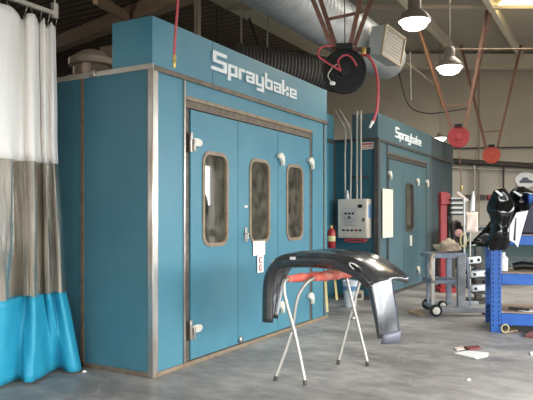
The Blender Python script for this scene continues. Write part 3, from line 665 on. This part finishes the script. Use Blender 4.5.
c = P(458.5, 137, 15.2)
st = [(P(451.5, 128, 15.2), P(414, 9, 15.2)), (P(465.5, 126, 15.2), P(487.5, 9, 15.2))]
t, q = reel('hose_reel', 'red hose reel hanging beside the far end of the second booth', c, .26, mat('dusty_red_reel', (178, 66, 72), .6), red_hose, st, None)
MB().bar(P(446.5, 106, 15.25), P(468, 103.5, 15.25), .03, .03).build('crossbar', strut_m, t)
hp = MB().tube([P(459, 147, 15.1), P(460, 165, 15.1), P(461.5, 186, 15.1)], .014, 8).build('hose', strut_m, t)
MB().lathe([(.03, 0), (.03, .1), (.015, .14)], P(461.5, 185.5, 15.1), -U_, 10).build('coupling', brass, hp)
c = P(491.5, 155, 18.3)
st = [(P(486, 148, 18.3), P(461, 45, 18.3)), (P(497.5, 147, 18.3), P(521, 45, 18.3))]
t, q = reel('hose_reel', 'smaller-looking orange red hose reel hanging before the back wall', c, .25, mat('orange_red_metal', (202, 88, 72), .6), red_hose, st, None)
MB().bar(P(482, 132, 18.3), P(501.5, 130.5, 18.3), .03, .03).build('crossbar', strut_m, t)
# extra strut in front
wall_pipe('brace_tube', [P(492, 5, 14.9), P(473, 100, 15.9)], .02, strut_m, 'brown slanting tube beside the right hanger of the first red reel', 'tube')
wall_pipe('brace_tube', [P(411.5, 5.6, 11.95) * 1.755 - P(443, 108, 14.6) * .755, P(443, 108, 14.6)], .025, mat('tan_tube', (190, 140, 100), .5), 'tan slanting tube lit under the nearest lamp', 'tube')
# loose red hose hanging at the left
t = thing('air_hose', 'red air hose with brass end hanging before the left of the booth sign', 'hose', P(174, 68, 5.3))
hp = MB().tube(spline([P(181, -60, 5.3), P(179, -20, 5.3), P(177.5, 8, 5.3), P(175, 38, 5.3), P(174.3, 56, 5.3)], 8), .0115, 10).build('hose', red_hose, t)
MB().lathe([(.013, 0), (.016, .02), (.016, .045), (.01, .05), (.012, .06), (.012, .1), (.006, .112)], P(174.3, 55, 5.3), Vector((0, 0, -1)), 14).build('coupling', brass, t)
MB().tube([P(181, -60, 5.3), Vector((P(181, -60, 5.3).x, P(181, -60, 5.3).y, ROOF))], .012, 8).build('feed_pipe', red_hose, t)

# ------------------------------------------------------------------ ceiling lamps
def lamp(label, c, r, power, h=1.0):
    t = thing('ceiling_lamp', label, 'lamp', (c.x, c.y, c.z), 'high bay lamps under the roof')
    MB().lathe([(.0, -r * .52), (r * .45, -r * .5), (r * .72, -r * .36), (r * .8, -r * .2), (r * .98, 0), (r * .98, .02)], c, U_, 32).build('lens', lens_m, t, smooth=60)
    MB().lathe([(r * 1.02, 0), (r * 1.04, .02), (r * .8, r * .45 * h), (r * .45, r * .75 * h), (r * .42, r * .8 * h)], c, U_, 32).build('shade', shade_m, t, smooth=50)
    MB().lathe([(r * .42, r * .78 * h), (r * .42, r * 1.45 * h), (r * .3, r * 1.55 * h)], c, U_, 20).build('ballast', shade_m, t, smooth=50)
    MB().tube([c + U_ * r * 1.5 * h, Vector((c.x, c.y, ROOF))], .015, 8).build('stem', conduit_m, t)
    ld = bpy.data.lights.new('lamp_light', 'POINT'); ld.energy = power; ld.color = (1, .93, .82); ld.shadow_soft_size = .15
    lo = bpy.data.objects.new('lamp_light', ld); COL.objects.link(lo); lo.parent = t; lo.location = (0, 0, -r * .52 - .2)
    return t
lamp('nearest lit high bay lamp, beside the square air register', P(414.5, 21.5, 9.3), .235, 22)
lamp('second lit high bay lamp, lower and right of the nearest one', P(449.5, 67.5, 11.4), .24, 22)
lamp('small distant lit lamp above the far end of the second booth', P(440, 138, 18.5), .19, 12, .5)

# ------------------------------------------------------------------ folding X stand
def fl(px, py): p = on_z(px, py); return p
fA1, fA2, fB1, fB2 = fl(275, 381), fl(338, 364.5), fl(305.5, 385.5), fl(368, 366)
ZS = .925
tA1, tA2 = P(311, 0, 5.72), P(362, 0, 6.32); tB1, tB2 = P(284, 0, 5.62), P(345, 0, 6.28)
for v in (tA1, tA2, tB1, tB2): v.z = ZS
t = thing('folding_stand', 'folding X-shaped tube stand with red padded top bars', 'stand', (fA1 + fA2 + fB1 + fB2) / 4)
t.location.z = 0
def u_frame(name, f1, t1, t2, f2, bulge):
    up = Vector((0, 0, .013))
    out = (t1 - t2).normalized()
    k1 = t1.lerp(f1, .14) ; k2 = t2.lerp(f2, .14)
    path = [f1 + up, f1.lerp(k1, .5) + up * .5, t1.lerp(f1, .25) + bulge, t1.lerp(f1, .1) + bulge * .9, t1 - out * .05, t1.lerp(t2, .5), t2 + out * .05, t2.lerp(f2, .08) , t2.lerp(f2, .25), f2.lerp(k2, .5) + up * .5, f2 + up]
    fr = MB().tube(spline(path, 5), .0155, 10).build(name, chrome, t, smooth=60)
    for f, top in ((f1, t1), (f2, t2)):
        d = (top - f).normalized(); MB().tube([f + up * .2, f + up + d *   .035], .019, 10).build('rubber_foot', dark_trim, fr)
    return fr
hA = (tA1 - tB1); hA.z = 0; hA.normalize()
u_frame('leg_frame', fA1, tA1, tA2, fA2, hA * -.06)
u_frame('leg_frame', fB1, tB1, tB2, fB2, hA * -.02)
for a, b in ((tA1, tA2), (tB1, tB2)):
    u = (b - a); pts = [a + u * (.06 + .88 * i / 12) for i in range(13)]
    MB().tube(pts, [.03] + [.034 + .005 * ((i * 7) % 3) for i in range(11)] + [.03], 14).build('pad', pink_foam, t, smooth=60)
# pivot bolts where the frames cross
for f1, g1, f2, g2 in ((fA1, tA1, fB1, tB1), (fA2, tA2, fB2, tB2)):
    pm = (f1.lerp(g1, .5) + f2.lerp(g2, .5)) / 2
    MB().tube([pm - u.normalized() * .03, pm + u.normalized() * .03], .012, 8).build('pivot', steel, t)
for px, d, y0, y1 in ((326, 5.95, 279, 312), (335.5, 6.1, 279, 300)):
    p0, p1 = P(px - 1, y0 - 4, d), P(px + 1.5, y1, d)
    MB().bar(p0, p1, .022, .004, up=F_).build('tape_strip', yellow_tape, t)

# ------------------------------------------------------------------ bumper cover laid over the stand
Lb = (R_ * .747 + F_ * -.666); Wb = (R_ * .666 + F_ * .747)
O = W(-.03, 6.3, 0); LB = 1.33
prof = [(-.05, .425), (-.048, .60), (-.04, .78), (-.01, .92), (.06, 1.03), (.16, 1.10), (.32, 1.135), (.55, 1.153), (.80, 1.153), (.98, 1.13), (1.12, 1.085), (1.23, 1.02), (1.30, .955), (1.318, .93), (1.327, .9), (1.35, .78), (1.382, .60), (1.40, .44)]
pr = spline([Vector((a, 0, z)) for a, z in prof], 4); n = len(pr)
rows = []
for i, p in enumerate(pr):
    tg = (pr[min(i + 1, n - 1)] - pr[max(i - 1, 0)]).normalized(); nn = Vector((-tg.z, 0, tg.x))     # outward
    u = i / (n - 1)
    leg = max(0, abs(u - .5) * 2 - .45) / .55
    wd = .46 - .22 * leg if u < .5 else .46 + .1 * math.exp(-((u - .70) / .05) ** 2) - .19 * min(1, max(0, (u - .725) / .04))
    fl_ = .135 - (.07 * max(0, (u - .68) / .32))                                                     # depth of the front flange
    cs = [(-fl_ - .012, .035), (-fl_, .004), (-fl_ * .6, -.012), (-fl_ * .3, -.006), (-.035, .012), (-.012, .04), (.0, .09), (.006, .16), (.01, wd * .5), (.004, wd * .75), (-.004, wd - .07), (-.012, wd - .05), (.012, wd - .015), (.01, wd), (-.03, wd + .005)]
    if u > .72: cs[5:9] = [(-.012, wd * .1), (.0, wd * .2), (.004, wd * .35), (.006, wd * .5)]
    if u > .72: cs[-6:] = [(.006, wd * .62), (.005, wd * .72), (.004, wd * .82), (.003, wd * .9), (-.002, wd), (-.03, wd + .004)]
    row = []; dr = math.exp(-((u - .705) / .035) ** 2)
    for j_, (a, w_) in enumerate(cs):
        q2 = p + nn * a; sag = dr * (0, 0, 0, 0, 0, 0, 0, 0, 0, .005, .015, .02, .035, .055, .07)[j_]
        row.append(O + Lb * (q2.x + sag * .5) + Wb * w_ + U_ * (q2.z - sag))
    rows.append(row)
t = thing('bumper_cover', 'charcoal car bumper cover laid face up over the folding stand, ends hanging down', 'bumper', O + Lb * .66 + Wb * .2 + U_ * .96)
sh = MB().grid(rows).build('shell', bumper_m, t, smooth=180, solid=.006)
# lower lip on the hanging right end
e = rows[-1]
lp = [[v + U_ * .035 + (Lb * .006) for v in e[4:]], [v + Lb * .012 for v in e[4:]], [v - U_ * .05 - U_ * .04 * (k / 10) - Lb * .004 for k, v in enumerate(e[4:])]]
MB().grid(lp).build('end_lip', bumper_lip, t, smooth=180, solid=.008)
# fog lamp opening on the right of the front flange
pf = O + Lb * 1.12 + U_ * 1.04 - Wb * .02
m = MB(); ring = [pf + Lb * (.062 * math.cos(a)) + U_ * (.024 * math.sin(a) - .03 * math.cos(a)) for a in [2 * PI * i / 28 for i in range(28)]]
m.prism(ring, Wb * .03); m.build('fog_lamp_opening', black, t)
MB().tube(ring[5:21], .006, 8).build('opening_rim', white_plastic, t)
ps = P(299.5, 260.5, 6.0)
ii = min(range(n), key=lambda i: abs((rows[i][3] - ps).dot(Lb)))
ps = O + Lb * .36 + U_ * 1.075 - Wb * .02
MB().obox(ps, Lb * .065, U_ * .028 + Lb * .004, Wb * .012).build('sticker', paper, t)

# ------------------------------------------------------------------ tool cart on the right
def a_(px, d): return (px - CX) * d / F
t = thing('tool_cart', 'blue grey metal frame cart on castors in front of the red tower', 'cart', W(2.8, 9.6, 0))
MB().rbox(a_(429, 9.4), a_(467, 9.4), 9.4, 9.92, .86, .93).build('top_tray', grey_cart, t, bevel=.006)
MB().rbox(a_(431, 9.4), a_(461, 9.4), 9.4, 9.92, .47, .53).build('shelf', grey_cart, t, bevel=.006)
for p0, p1, d0, wd, m_ in ((431.3, 435, 9.4, .045, chrome), (446.8, 451.5, 9.86, .06, grey_cart), (427, 429.5, 9.86, .045, grey_cart)):
    MB().rbox(a_(p0, d0), a_(p1, d0), d0, d0 + wd, .09, .87).build('post', m_, t, bevel=.004)
MB().rbox(a_(457.5, 9.4), a_(465.3, 9.4), 9.38, 9.46, .1, .89).build('post', grey_base, t, bevel=.006)
MB().rbox(a_(439, 9.3), a_(487.5, 9.3), 9.28, 9.4, .05, .135).build('base_rail', grey_base, t, bevel=.008)
MB().rbox(a_(430, 9.9), a_(478, 9.9), 9.86, 9.93, .08, .14).build('base_rail', grey_base, t, bevel=.008)
MB().rbox(a_(432, 9.4), a_(441, 9.4), 9.4, 9.92, .08, .13).build('base_rail', grey_cart, t, bevel=.006)
MB().bar(W(a_(467, 9.42), 9.42, .86), W(a_(470.5, 9.42), 9.42, .12), .025, .025, up=F_).build('brace', grey_cart, t)
MB().tube([W(a_(464.4, 9.6), 9.6, .9), W(a_(464.2, 9.6), 9.6, 1.79)], .014, 10).build('pole', white_plastic, t)
def wheel(px, z, d, r, m_):
    c = W(a_(px, d), d, z)
    wh = MB().lathe([(r * .8, -.03), (r, -.022), (r, .022), (r * .8, .03)], c, F_, 28).build('wheel', tyre, t, smooth=40)
    MB().lathe([(.0, -.04), (r * .5, -.036), (r * .62, -.031), (r * .62, .031)], c, F_, 22).build('hub', m_, wh, smooth=40)
wheel(436, .09, 9.24, .09, cream); wheel(427.5, .086, 9.95, .086, tyre); wheel(442.5, .12, 9.6, .07, cream); wheel(484.5, .05, 9.42, .05, tyre)
# rags on the tray
def rag(name, label, c, rx, ry, rz, m_, seed, cat='rag'):
    bm = bmesh.new(); bmesh.ops.create_icosphere(bm, subdivisions=4, radius=1)
    mb = MB(); vs = []
    for v in bm.verts:
        k = 1 + .55 * noise.noise(v.co * 1.9 + Vector((seed, 0, 0))) + .25 * noise.noise(v.co * 4.5 + Vector((0, seed, 0)))
        z = v.co.z * rz * k; 
        if v.co.z < 0: z *= .15
        vs.append(Vector(c) + R_ * v.co.x * rx * k + F_ * v.co.y * ry * k + U_ * (z + rz * .12))
    mb.add(vs, [[v.index for v in f.verts] for f in bm.faces]); bm.free()
    return tag(mb.build(name, m_, smooth=180), label, cat)
rag('rag', 'pale crumpled rag heaped on the cart tray', W(a_(447, 9.62), 9.62, .962), .19, .13, .14, cloth_m, 3.3)
tag(MB().tube(spline([W(a_(434, 9.4), 9.38, .93), W(a_(431, 9.4), 9.33, .9), W(a_(429.5, 9.4), 9.34, .78), W(a_(429, 9.4), 9.34, .66), W(a_(432.5, 9.4), 9.34, .52)], 5), [.012 + .012 * ((i * 5) % 4) / 3 for i in range(21)], 10).build('rag_strip', cloth_m), 'pale rag strip hanging down the left side of the cart', 'rag')
rows2 = []
for i in range(9):
    u = i / 8; rows2.append([W(a_(452 + 10 * k / 6 + 2.5 * math.sin(u * 4 + k), 9.75), 9.82 + .07 * math.sin(k * 1.4 + u * 3), .94 + (1.44 - .94) * u - .06 * abs(k - 3) / 3 * u) for k in range(7)])
tag(MB().grid(rows2).build('dark_apron', mat('dark_brown_cloth', (58, 48, 44), .8), smooth=180, solid=.012), 'dark brown cloth piece standing over the cart tray beside the pole', 'cloth')
tag(MB().lathe([(.05, 0), (.06, .006), (.06, .02), (.03, .026)], W(a_(459.5, 9.5), 9.55, 1.24), -F_, 20).build('sanding_pad', mat('pink_pad', (214, 160, 150), .8)), 'round pink pad on the dark cloth above the cart', 'pad')
tag(MB().tube([W(a_(465.5, 9.4) + .045 * math.cos(a), 9.5, 1.13 + .1 * math.sin(a)) for a in [2 * PI * i / 20 for i in range(20)]], .012, 8, closed=True).build('cord_loop', yellow_tape), 'pale yellow cord loop hanging on the cart pole', 'cord')
# red tower behind the cart
t = thing('red_tower', 'tall red pulling tower standing behind the cart beside the second booth', 'tower', W(a_(444.5, 12.4), 12.4, 0))
D = 12.4
MB().rbox(a_(440.5, D), a_(447.5, D), D, D + .16, .0, 1.98).build('column', red_metal, t, bevel=.01)
MB().rbox(a_(436, D), a_(456, D), D - .3, D + .4, .0, .08).build('base', red_metal, t, bevel=.01)
MB().rbox(a_(440, D), a_(450, D), D - .04, D + .2, 1.72, 1.95).build('head', red_metal, t, bevel=.02)
for i in range(4):
    z = 1.86 - .095 * i
    m = MB().rbox(a_(449, D), a_(464 - (i == 0) * 3, D), D - .1, D + .1, z - .062, z - .022); ar = m.build('arm', black, t, bevel=.008)
    MB().rbox(a_(449.5, D), a_(463 - (i == 0) * 3, D), D - .12, D + .08, z - .022, z).build('bright_bar', white_enamel, ar, bevel=.006)
MB().rbox(a_(447.5, D), a_(450.5, D), D - .02, D + .14, 1.4, 1.9).build('carriage', soft_black, t, bevel=.01)
MB().bar(W(a_(455, D), D - .13, 1.97), W(a_(465.5, D), D - .13, 1.8), .08, .05).build('lever', pink_m, t)
MB().rbox(a_(448, D), a_(455, D), D - .05, D + .15, .08, 1.4).build('hose_drop', mat('dark_olive', (70, 66, 60), .8), t, bevel=.02)
# drying stand with white and pink pieces
D = 13.0
t = thing('parts_stand', 'thin grey parts stand behind the cart', 'stand', W(a_(470, D), D, 0))
MB().tube([W(a_(470, D), D, 0), W(a_(470, D), D, 1.65)], .02, 8).build('post', conduit_m, t)
MB().rbox(a_(464, D), a_(476, D), D - .2, D + .2, 0, .03).build('base', dark_trim, t)
MB().rbox(a_(463, D), a_(477, D), D - .1, D - .06, 1.55, 1.58).build('top_bar', conduit_m, t)
tag(MB().lathe([(.055, 0), (.05, .15), (.032, .3), (.012, .42)], W(a_(470.5, D), D - .08, 1.6), U_ + R_ * .08, 18).build('white_cone', white_plastic, smooth=60), 'white pointed cone piece standing on the thin parts stand', 'cone')
m = MB(); m.grid([[W(a_(463.5 + k * 2, D), D - .15 + .02 * math.sin(k * 1.3 + i), 1.58 - .07 * i) for k in range(7)] for i in range(7)])
tag(m.build('pink_sheet', pink_m, smooth=180, solid=.004), 'pale pink sheet hanging from the thin parts stand', 'sheet')
# low rack with three white beams
D = 10.8
t = thing('beam_rack', 'low dark rack holding three white beams between cart and blue rack', 'rack', W(a_(476, D), D, 0))
MB().rbox(a_(478, D), a_(484, D), D + .1, D + .2, 0, .95).build('post', dark_trim, t)
MB().rbox(a_(466, D), a_(492, D), D - .25, D + .3, 0, .05).build('base', dark_trim, t)
zb_ = [.72, .49, .245]
pxs = [(465, 476), (468, 487), (469, 488)]
for i in range(3):
    MB().rbox(a_(472, D), a_(486, D), D - .16, D + .12, zb_[i] - .09, zb_[i] - .06).build('arm', dark_trim, t)
labs = ['short white beam on the top arm of the low dark rack', 'white beam with dark holes on the middle arm of the low dark rack', 'white beam with dark holes on the lowest arm of the low dark rack']
for i in range(3):
    x0, x1 = a_(pxs[i][0], D), a_(pxs[i][1] + 3, D); z = zb_[i]
    tt = thing('bumper_beam', labs[i], 'beam', W((x0 + x1) / 2, D, z - .08), 'white beams on the low rack')
    dz = .06
    m = MB(); m.obox(W(x0, D - .14, z - .058), R_ * (x1 - x0) + U_ * .03, F_ * .12, U_ * .116); m.build('beam', white_enamel, tt, bevel=.03)
    for k in range(2):
        xx = x0 + .07 + k * (x1 - x0) * .5
        MB().lathe([(.026, 0), (.026, .01), (.02, .012)], W(xx, D - .138, z + .006 + .02 * k), -F_, 16).build('hole', black, tt)
# ------------------------------------------------------------------ blue shelving rack and its load
fp = on_z(496, 332.5); LX = (R_ * .965 + F_ * -.26).normalized(); WX = (R_ * .26 + F_ * .965).normalized()
t = thing('shelf_rack', 'blue steel shelving rack at the right edge of the picture', 'rack', fp)
LEN, DEP = 1.9, .8
def rk(x, y, z): return fp + LX * x + WX * y + U_ * z
def upright(x, y, m_):
    o = MB().obox(rk(x - .065, y, .0), LX * .13, WX * .07, U_ * 1.28).build('upright', m_, t, bevel=.006)
    h = MB()
    for i in range(20): 
        for s in (-.035, .035): h.obox(rk(x + s - .008, y - .0015, .08 + i * .06), LX * .016, WX * .002, U_ * .03)
    h.build('slots', navy, o, smooth=0)
upright(0, 0, blue_rack); upright(LEN, 0, blue_rack); upright(0, DEP, blue_rack); upright(LEN, DEP, blue_rack)
for z0, z1 in ((.1, .25), (.62, .76), (1.13, 1.25)):
    MB().obox(rk(.065, 0, z0), LX * (LEN - .13), WX * .05, U_ * (z1 - z0)).build('beam', blue_rack, t, bevel=.006)
    MB().obox(rk(.065, DEP, z0), LX * (LEN - .13), WX * .05, U_ * (z1 - z0)).build('beam', blue_rack, t, bevel=.006)
    MB().obox(rk(.0, .05, z1 - .005), LX * LEN, WX * (DEP - .02), U_ * .02).build('shelf_board', board, t)
MB().bar(rk(0, .05, .2), rk(0, DEP, .75), .03, .03).build('brace', blue_rack, t)
# black bumper covers draped over the top left of the rack
def rkp(px, py, y):                                        # where the line of sight meets the rack's depth y
    r = ray(px, py); return EYE + r * ((fp + WX * y - EYE).dot(WX) / r.dot(WX))
def shell(label, y, left, right, thick, seed, marks=()):
    n = 26; Ls = spline([rkp(a, b, y) for a, b in left], 8); Rs = spline([rkp(a, b, y) for a, b in right], 8)
    def at(sp, u): k = u * (len(sp) - 1); i = min(int(k), len(sp) - 2); return sp[i].lerp(sp[i + 1], k - i)
    fr, bk = [], []
    for i in range(n + 1):
        u = i / n; a, b = at(Ls, u), at(Rs, u); rf, rb = [], []
        for k in range(17):
            v = k / 16; p = a.lerp(b, v); hgt = math.sqrt(max(0, 1 - (2 * v - 1) ** 2)) * math.sin(PI * min(1, .12 + u * .9)) ** .5
            rid = .25 * math.sin(u * 17 + seed) * hgt + .35 * noise.noise(Vector((u * 5, v * 4, seed)))
            rf.append(p - WX * thick * (hgt + rid * .6)); rb.append(p + WX * thick * .35 * hgt)
        fr.append(rf); bk.append(rb)
    t = thing('bumper_cover', label, 'bumper', rkp(*left[-1], y), 'black covers on the blue rack')
    m = MB(); m.grid(fr); m.grid(bk); m.build('shell', gloss_black, t, smooth=60)
    for mk in marks: MB().prism([rkp(a, b, y - thick * 1.25) for a, b in mk], WX * .02).build('white_glint', white_enamel, t, bevel=.004)  # white highlights on the gloss, modelled as small plates
    return t
shell('glossy black bumper cover nearest, standing at the left end of the blue rack top', -.1,
      [(494, 190), (489.5, 199), (486.5, 209), (490, 218), (491, 229), (487, 240), (489, 250)], [(505, 188), (511, 197), (515, 207), (514, 218), (511, 229), (511, 240), (506, 250)], .13, 1.0,
      [[(494.5, 190.5), (497, 190), (503.5, 195), (501, 196.5)]])
shell('glossy black bumper cover behind the nearest one, higher and further right on the rack', .5,
      [(516, 187), (511, 191), (508, 198), (508, 208), (510, 220), (511, 227), (512, 233)], [(524, 186.5), (530, 190), (537, 194), (541, 202), (541, 214), (541, 226), (541, 233)], .12, 4.0,
      [[(512.5, 191.5), (515, 191), (522.5, 195), (521, 197)]])
shell('black flap of plastic drooping left of the blue rack upright', .62,
      [(490, 221), (484, 229), (477, 236), (473, 241), (477, 246)], [(498, 221), (499, 229), (498, 238), (495, 244), (488, 247)], .05, 7.0)
# white fender and navy piece
t = thing('white_fender', 'white body panel leaning in front of the black covers on the blue rack', 'panel', rk(.28, -.08, 1.1))
MB().prism([rkp(a, b, -.3) for a, b in ((516.5, 212.5), (528.5, 210.5), (526, 218), (522, 232), (518, 247.5), (514.5, 243), (509.5, 240.5), (509.5, 226))], WX * .03).build('panel', white_enamel, t, bevel=.006)
MB().prism([rkp(a, b, -.305) for a, b in ((515.5, 218), (516.5, 218), (515.4, 241), (513.4, 240))], WX * .006).build('slot', black, t, smooth=0)
tag(MB().prism([rkp(a, b, .06) for a, b in ((529, 205), (545, 197), (545, 234), (520.5, 234))], WX * .12).build('navy_panel', navy, bevel=.02), 'dark navy panel standing on the top shelf of the blue rack', 'panel')
tag(MB().prism([rkp(a, b, .24) for a, b in ((528, 195), (545, 191), (545, 234), (533, 234))], WX * .05).build('blue_panel', blue_rack, bevel=.01), 'bright blue panel behind the navy one on the blue rack', 'panel')
# things on the shelves
tag(MB().tube([rk(.24, .3, .83), rk(.35, .3, .85), rk(.75, .3, .82)], [.05, .055, .04], 16).build('black_tube', black), 'black rounded part lying on the middle shelf of the blue rack', 'part')
tag(MB().lathe([(.06, 0), (.065, .16), (.03, .2), (.03, .24)], rk(.11, .25, .78), U_, 18).build('white_bottle', white_plastic), 'white bottle on the middle shelf beside the blue upright', 'bottle')
tag(MB().bar(rk(.18, .22, .29), rk(.42, .16, .285), .05, .03).build('spray_gun_part', black), 'dark metal piece on the bottom shelf of the blue rack', 'part')
m = MB(); m.grid([[rk(.28 + .06 * k, .1 + .05 * i,   .272 + .004 * math.sin(k * 2 + i)) for k in range(7)] for i in range(4)])
tag(m.build('paper_sheet', paper, solid=.003), 'white paper lying on the bottom shelf of the blue rack', 'paper')
# ------------------------------------------------------------------ green car behind the rack
D = 13.4; cx0 = a_(462, D)
t = thing('car', 'dark green car parked behind the blue rack', 'car', W(cx0 + 2, D + .8, 0))
def cp(x, y, z): return W(cx0 + x, D + y, z)
lower = [(.02, .3), (.0, .55), (.05, .86), (.5, .93), (3.1, .93), (4.1, .82), (4.2, .6), (4.18, .3)]
m = MB(); m.prism([cp(x, 0, z) for x, z in lower], F_ * 1.5); m.build('body', green_car, t, bevel=.06)
m = MB(); top = [(.04, .93), (.12, 1.18), (.28, 1.28), (1.9, 1.3), (2.3, 1.24), (3.0, .93)]
m.prism([cp(x, .12, z) for x, z in top], F_ * 1.26); cab = m.build('cabin', green_car, t, bevel=.04)
for poly in (((.14, .95), (.24, 1.17), (1.25, 1.22), (1.25, .95)), ((1.32, .95), (1.32, 1.22), (1.9, 1.22), (2.25, 1.16), (2.75, .95))):
    MB().prism([cp(x, .105, z) for x, z in poly], F_ * .02).build('window', mat('pale_reflecting_glass', (150, 146, 132), .1), cab)
MB().tube(spline([cp(.07, .1, 1.06), cp(.26, .1, 1.25), cp(1.2, .1, 1.28), cp(1.9, .1, 1.29)], 5), .014, 8).build('roof_highlight', chrome, cab)  # thin highlight on the roof line, modelled as a bright tube
for x in (.8, 3.3):
    for y in (.09, 1.41):
        wh = MB().lathe([(.24, -.1), (.3, -.08), (.3, .08), (.24, .1)], cp(x, y, .3), F_, 28).build('wheel', tyre, t, smooth=40)
        MB().lathe([(.05, -.115), (.19, -.105), (.19, .1)], cp(x, y, .3), F_, 22).build('hub', grey_base, wh)
MB().obox(cp(.3, -.012, .56), R_ * 3.6, F_ * .012, U_ * .05).build('side_moulding', black, t)
MB().obox(cp(1.6, -.03, .72), R_ * .16, F_ * .03, U_ * .035).build('door_handle', chrome, t)

# ------------------------------------------------------------------ litter on the floor
def flat(name, label, px, m_, cat, h=.004):
    pts = [on_z(x, y, .003) for x, y in px]
    return tag(MB().prism(pts, U_ * h).build(name, m_, smooth=0), label, cat)
flat('paper_sheet', 'white crumpled paper lying on the concrete floor', [(454.5, 354), (468, 351.5), (488.5, 353.5), (487.5, 356.5), (476, 359)], paper, 'paper', .012)
flat('red_rag', 'dark red rag lying behind the white floor paper', [(464, 348), (478, 346.8), (481, 349), (470, 351)], mat('dark_red_cloth', (120, 62, 62), .9), 'rag', .02)
flat('pale_scrap', 'pale pink scrap left of the dark red rag on the floor', [(454, 348.5), (463, 347), (464.5, 349.5), (457, 350.5)], pink_m, 'scrap', .01)
flat('cardboard_piece', 'flat cardboard piece on the floor left of the cart wheel', [(407.5, 312), (418, 309.5), (426, 313.5), (420, 316.5)], cardboard, 'cardboard', .02)
flat('paper_scrap', 'tiny white scrap at the right edge of the floor', [(530, 352), (536, 351.5), (537, 355), (531, 355.5)], paper, 'scrap')
flat('paper_scrap', 'tiny pale scrap on the floor below the white paper', [(467, 379), (470.5, 378.5), (471, 380.5), (467.5, 381)], paper, 'scrap')
flat('brown_board', 'brown flat board under the foot of the blue rack', [(502, 329.5), (516, 327), (518, 331), (506, 332.5)], cardboard, 'board', .01)
flat('red_cloth', 'dull red cloth on the floor at the right edge below the rack', [(525, 337), (533, 332), (542, 336), (538, 339)], mat('dull_red', (150, 96, 92), .9), 'cloth', .03)
c = on_z(501.5, 331.5) - F_ * .12; c.z = .062
tag(MB().tube([c + R_ * .047 * math.cos(a) + U_ * .05 * math.sin(a) for a in [2 * PI * i / 24 for i in range(24)]], .011, 8, closed=True).build('tape_ring', mat('dull_tape', (176, 164, 126), .8)), 'pale tape ring standing on the floor by the blue rack foot', 'ring')
p = on_z(89, 370.5); p.z = 0
tag(MB().lathe([(.022, 0), (.02, .012), (.008, .016)], p - Vector((0, .06, 0)), U_, 10).build('paper_scrap', paper), 'tiny white disc on the floor by the booth side seam', 'scrap')

# ------------------------------------------------------------------ light
def area(name, loc, rot, sx_, sy_, e, col=(1, 1, 1)):
    l = bpy.data.lights.new(name, 'AREA'); l.shape = 'RECTANGLE'; l.size = sx_; l.size_y = sy_; l.energy = e; l.color = col
    o = bpy.data.objects.new(name, l); COL.objects.link(o); o.location = loc; o.rotation_euler = rot; return o
area('sky_beyond_right_bays', (11, 10, 6.5), (0, math.radians(80), 0), 9, 40, 17000, (.93, .975, 1.0))       # open sky past the roller doors on the right
area('sky_beyond_front_bay', (-1, -10, 6.0), (math.radians(80), 0, 0), 26, 8, 5200, (1, .965, .92))       # open sky behind the viewer
area('skylight_daylight', (-1.2, 13.3, ROOF - .06), (0, 0, 0), 3.0, 2.0, 260, (1, .96, .88))
pl_ = bpy.data.lights.new('roof_fill_light', 'POINT'); pl_.energy = 70; pl_.color = (1, .9, .76); pl_.shadow_soft_size = .2
po_ = bpy.data.objects.new('roof_fill_light', pl_); COL.objects.link(po_); po_.location = (-8.6, 6.5, 4.0)        # added unseen fill that brightens the ceiling above the booth roof
area('booth_tube_light', (-7, 6.4, 2.83), (0, 0, 0), 3, 1.2, 16, (1, .97, .9))
area('booth_tube_light', (-7, 12.5, 2.83), (0, 0, 0), 3, 1.2, 8, (1, .97, .9))
w = bpy.data.worlds.new('World'); scene.world = w; w.use_nodes = True
w.node_tree.nodes['Background'].inputs[0].default_value = (.86, .93, 1, 1); w.node_tree.nodes['Background'].inputs[1].default_value = .7

cam = bpy.data.cameras.new('Camera'); co = bpy.data.objects.new('Camera', cam); COL.objects.link(co)
cam.sensor_width = 36; cam.sensor_fit = 'HORIZONTAL'; cam.lens = F / 533 * 36
co.location = EYE; co.rotation_euler = (PI / 2, 0, A); cam.shift_y = (HY - 200) / 533; cam.clip_end = 200
scene.camera = co
vs_ = scene.view_settings; vs_.view_transform = 'Standard'; vs_.look = 'None'; vs_.gamma = 1; vs_.use_curve_mapping = False; vs_.exposure = 0.0
scene.cycles.max_bounces = 8; scene.cycles.transparent_max_bounces = 16; scene.cycles.use_denoising = True; scene.cycles.caustics_reflective = False
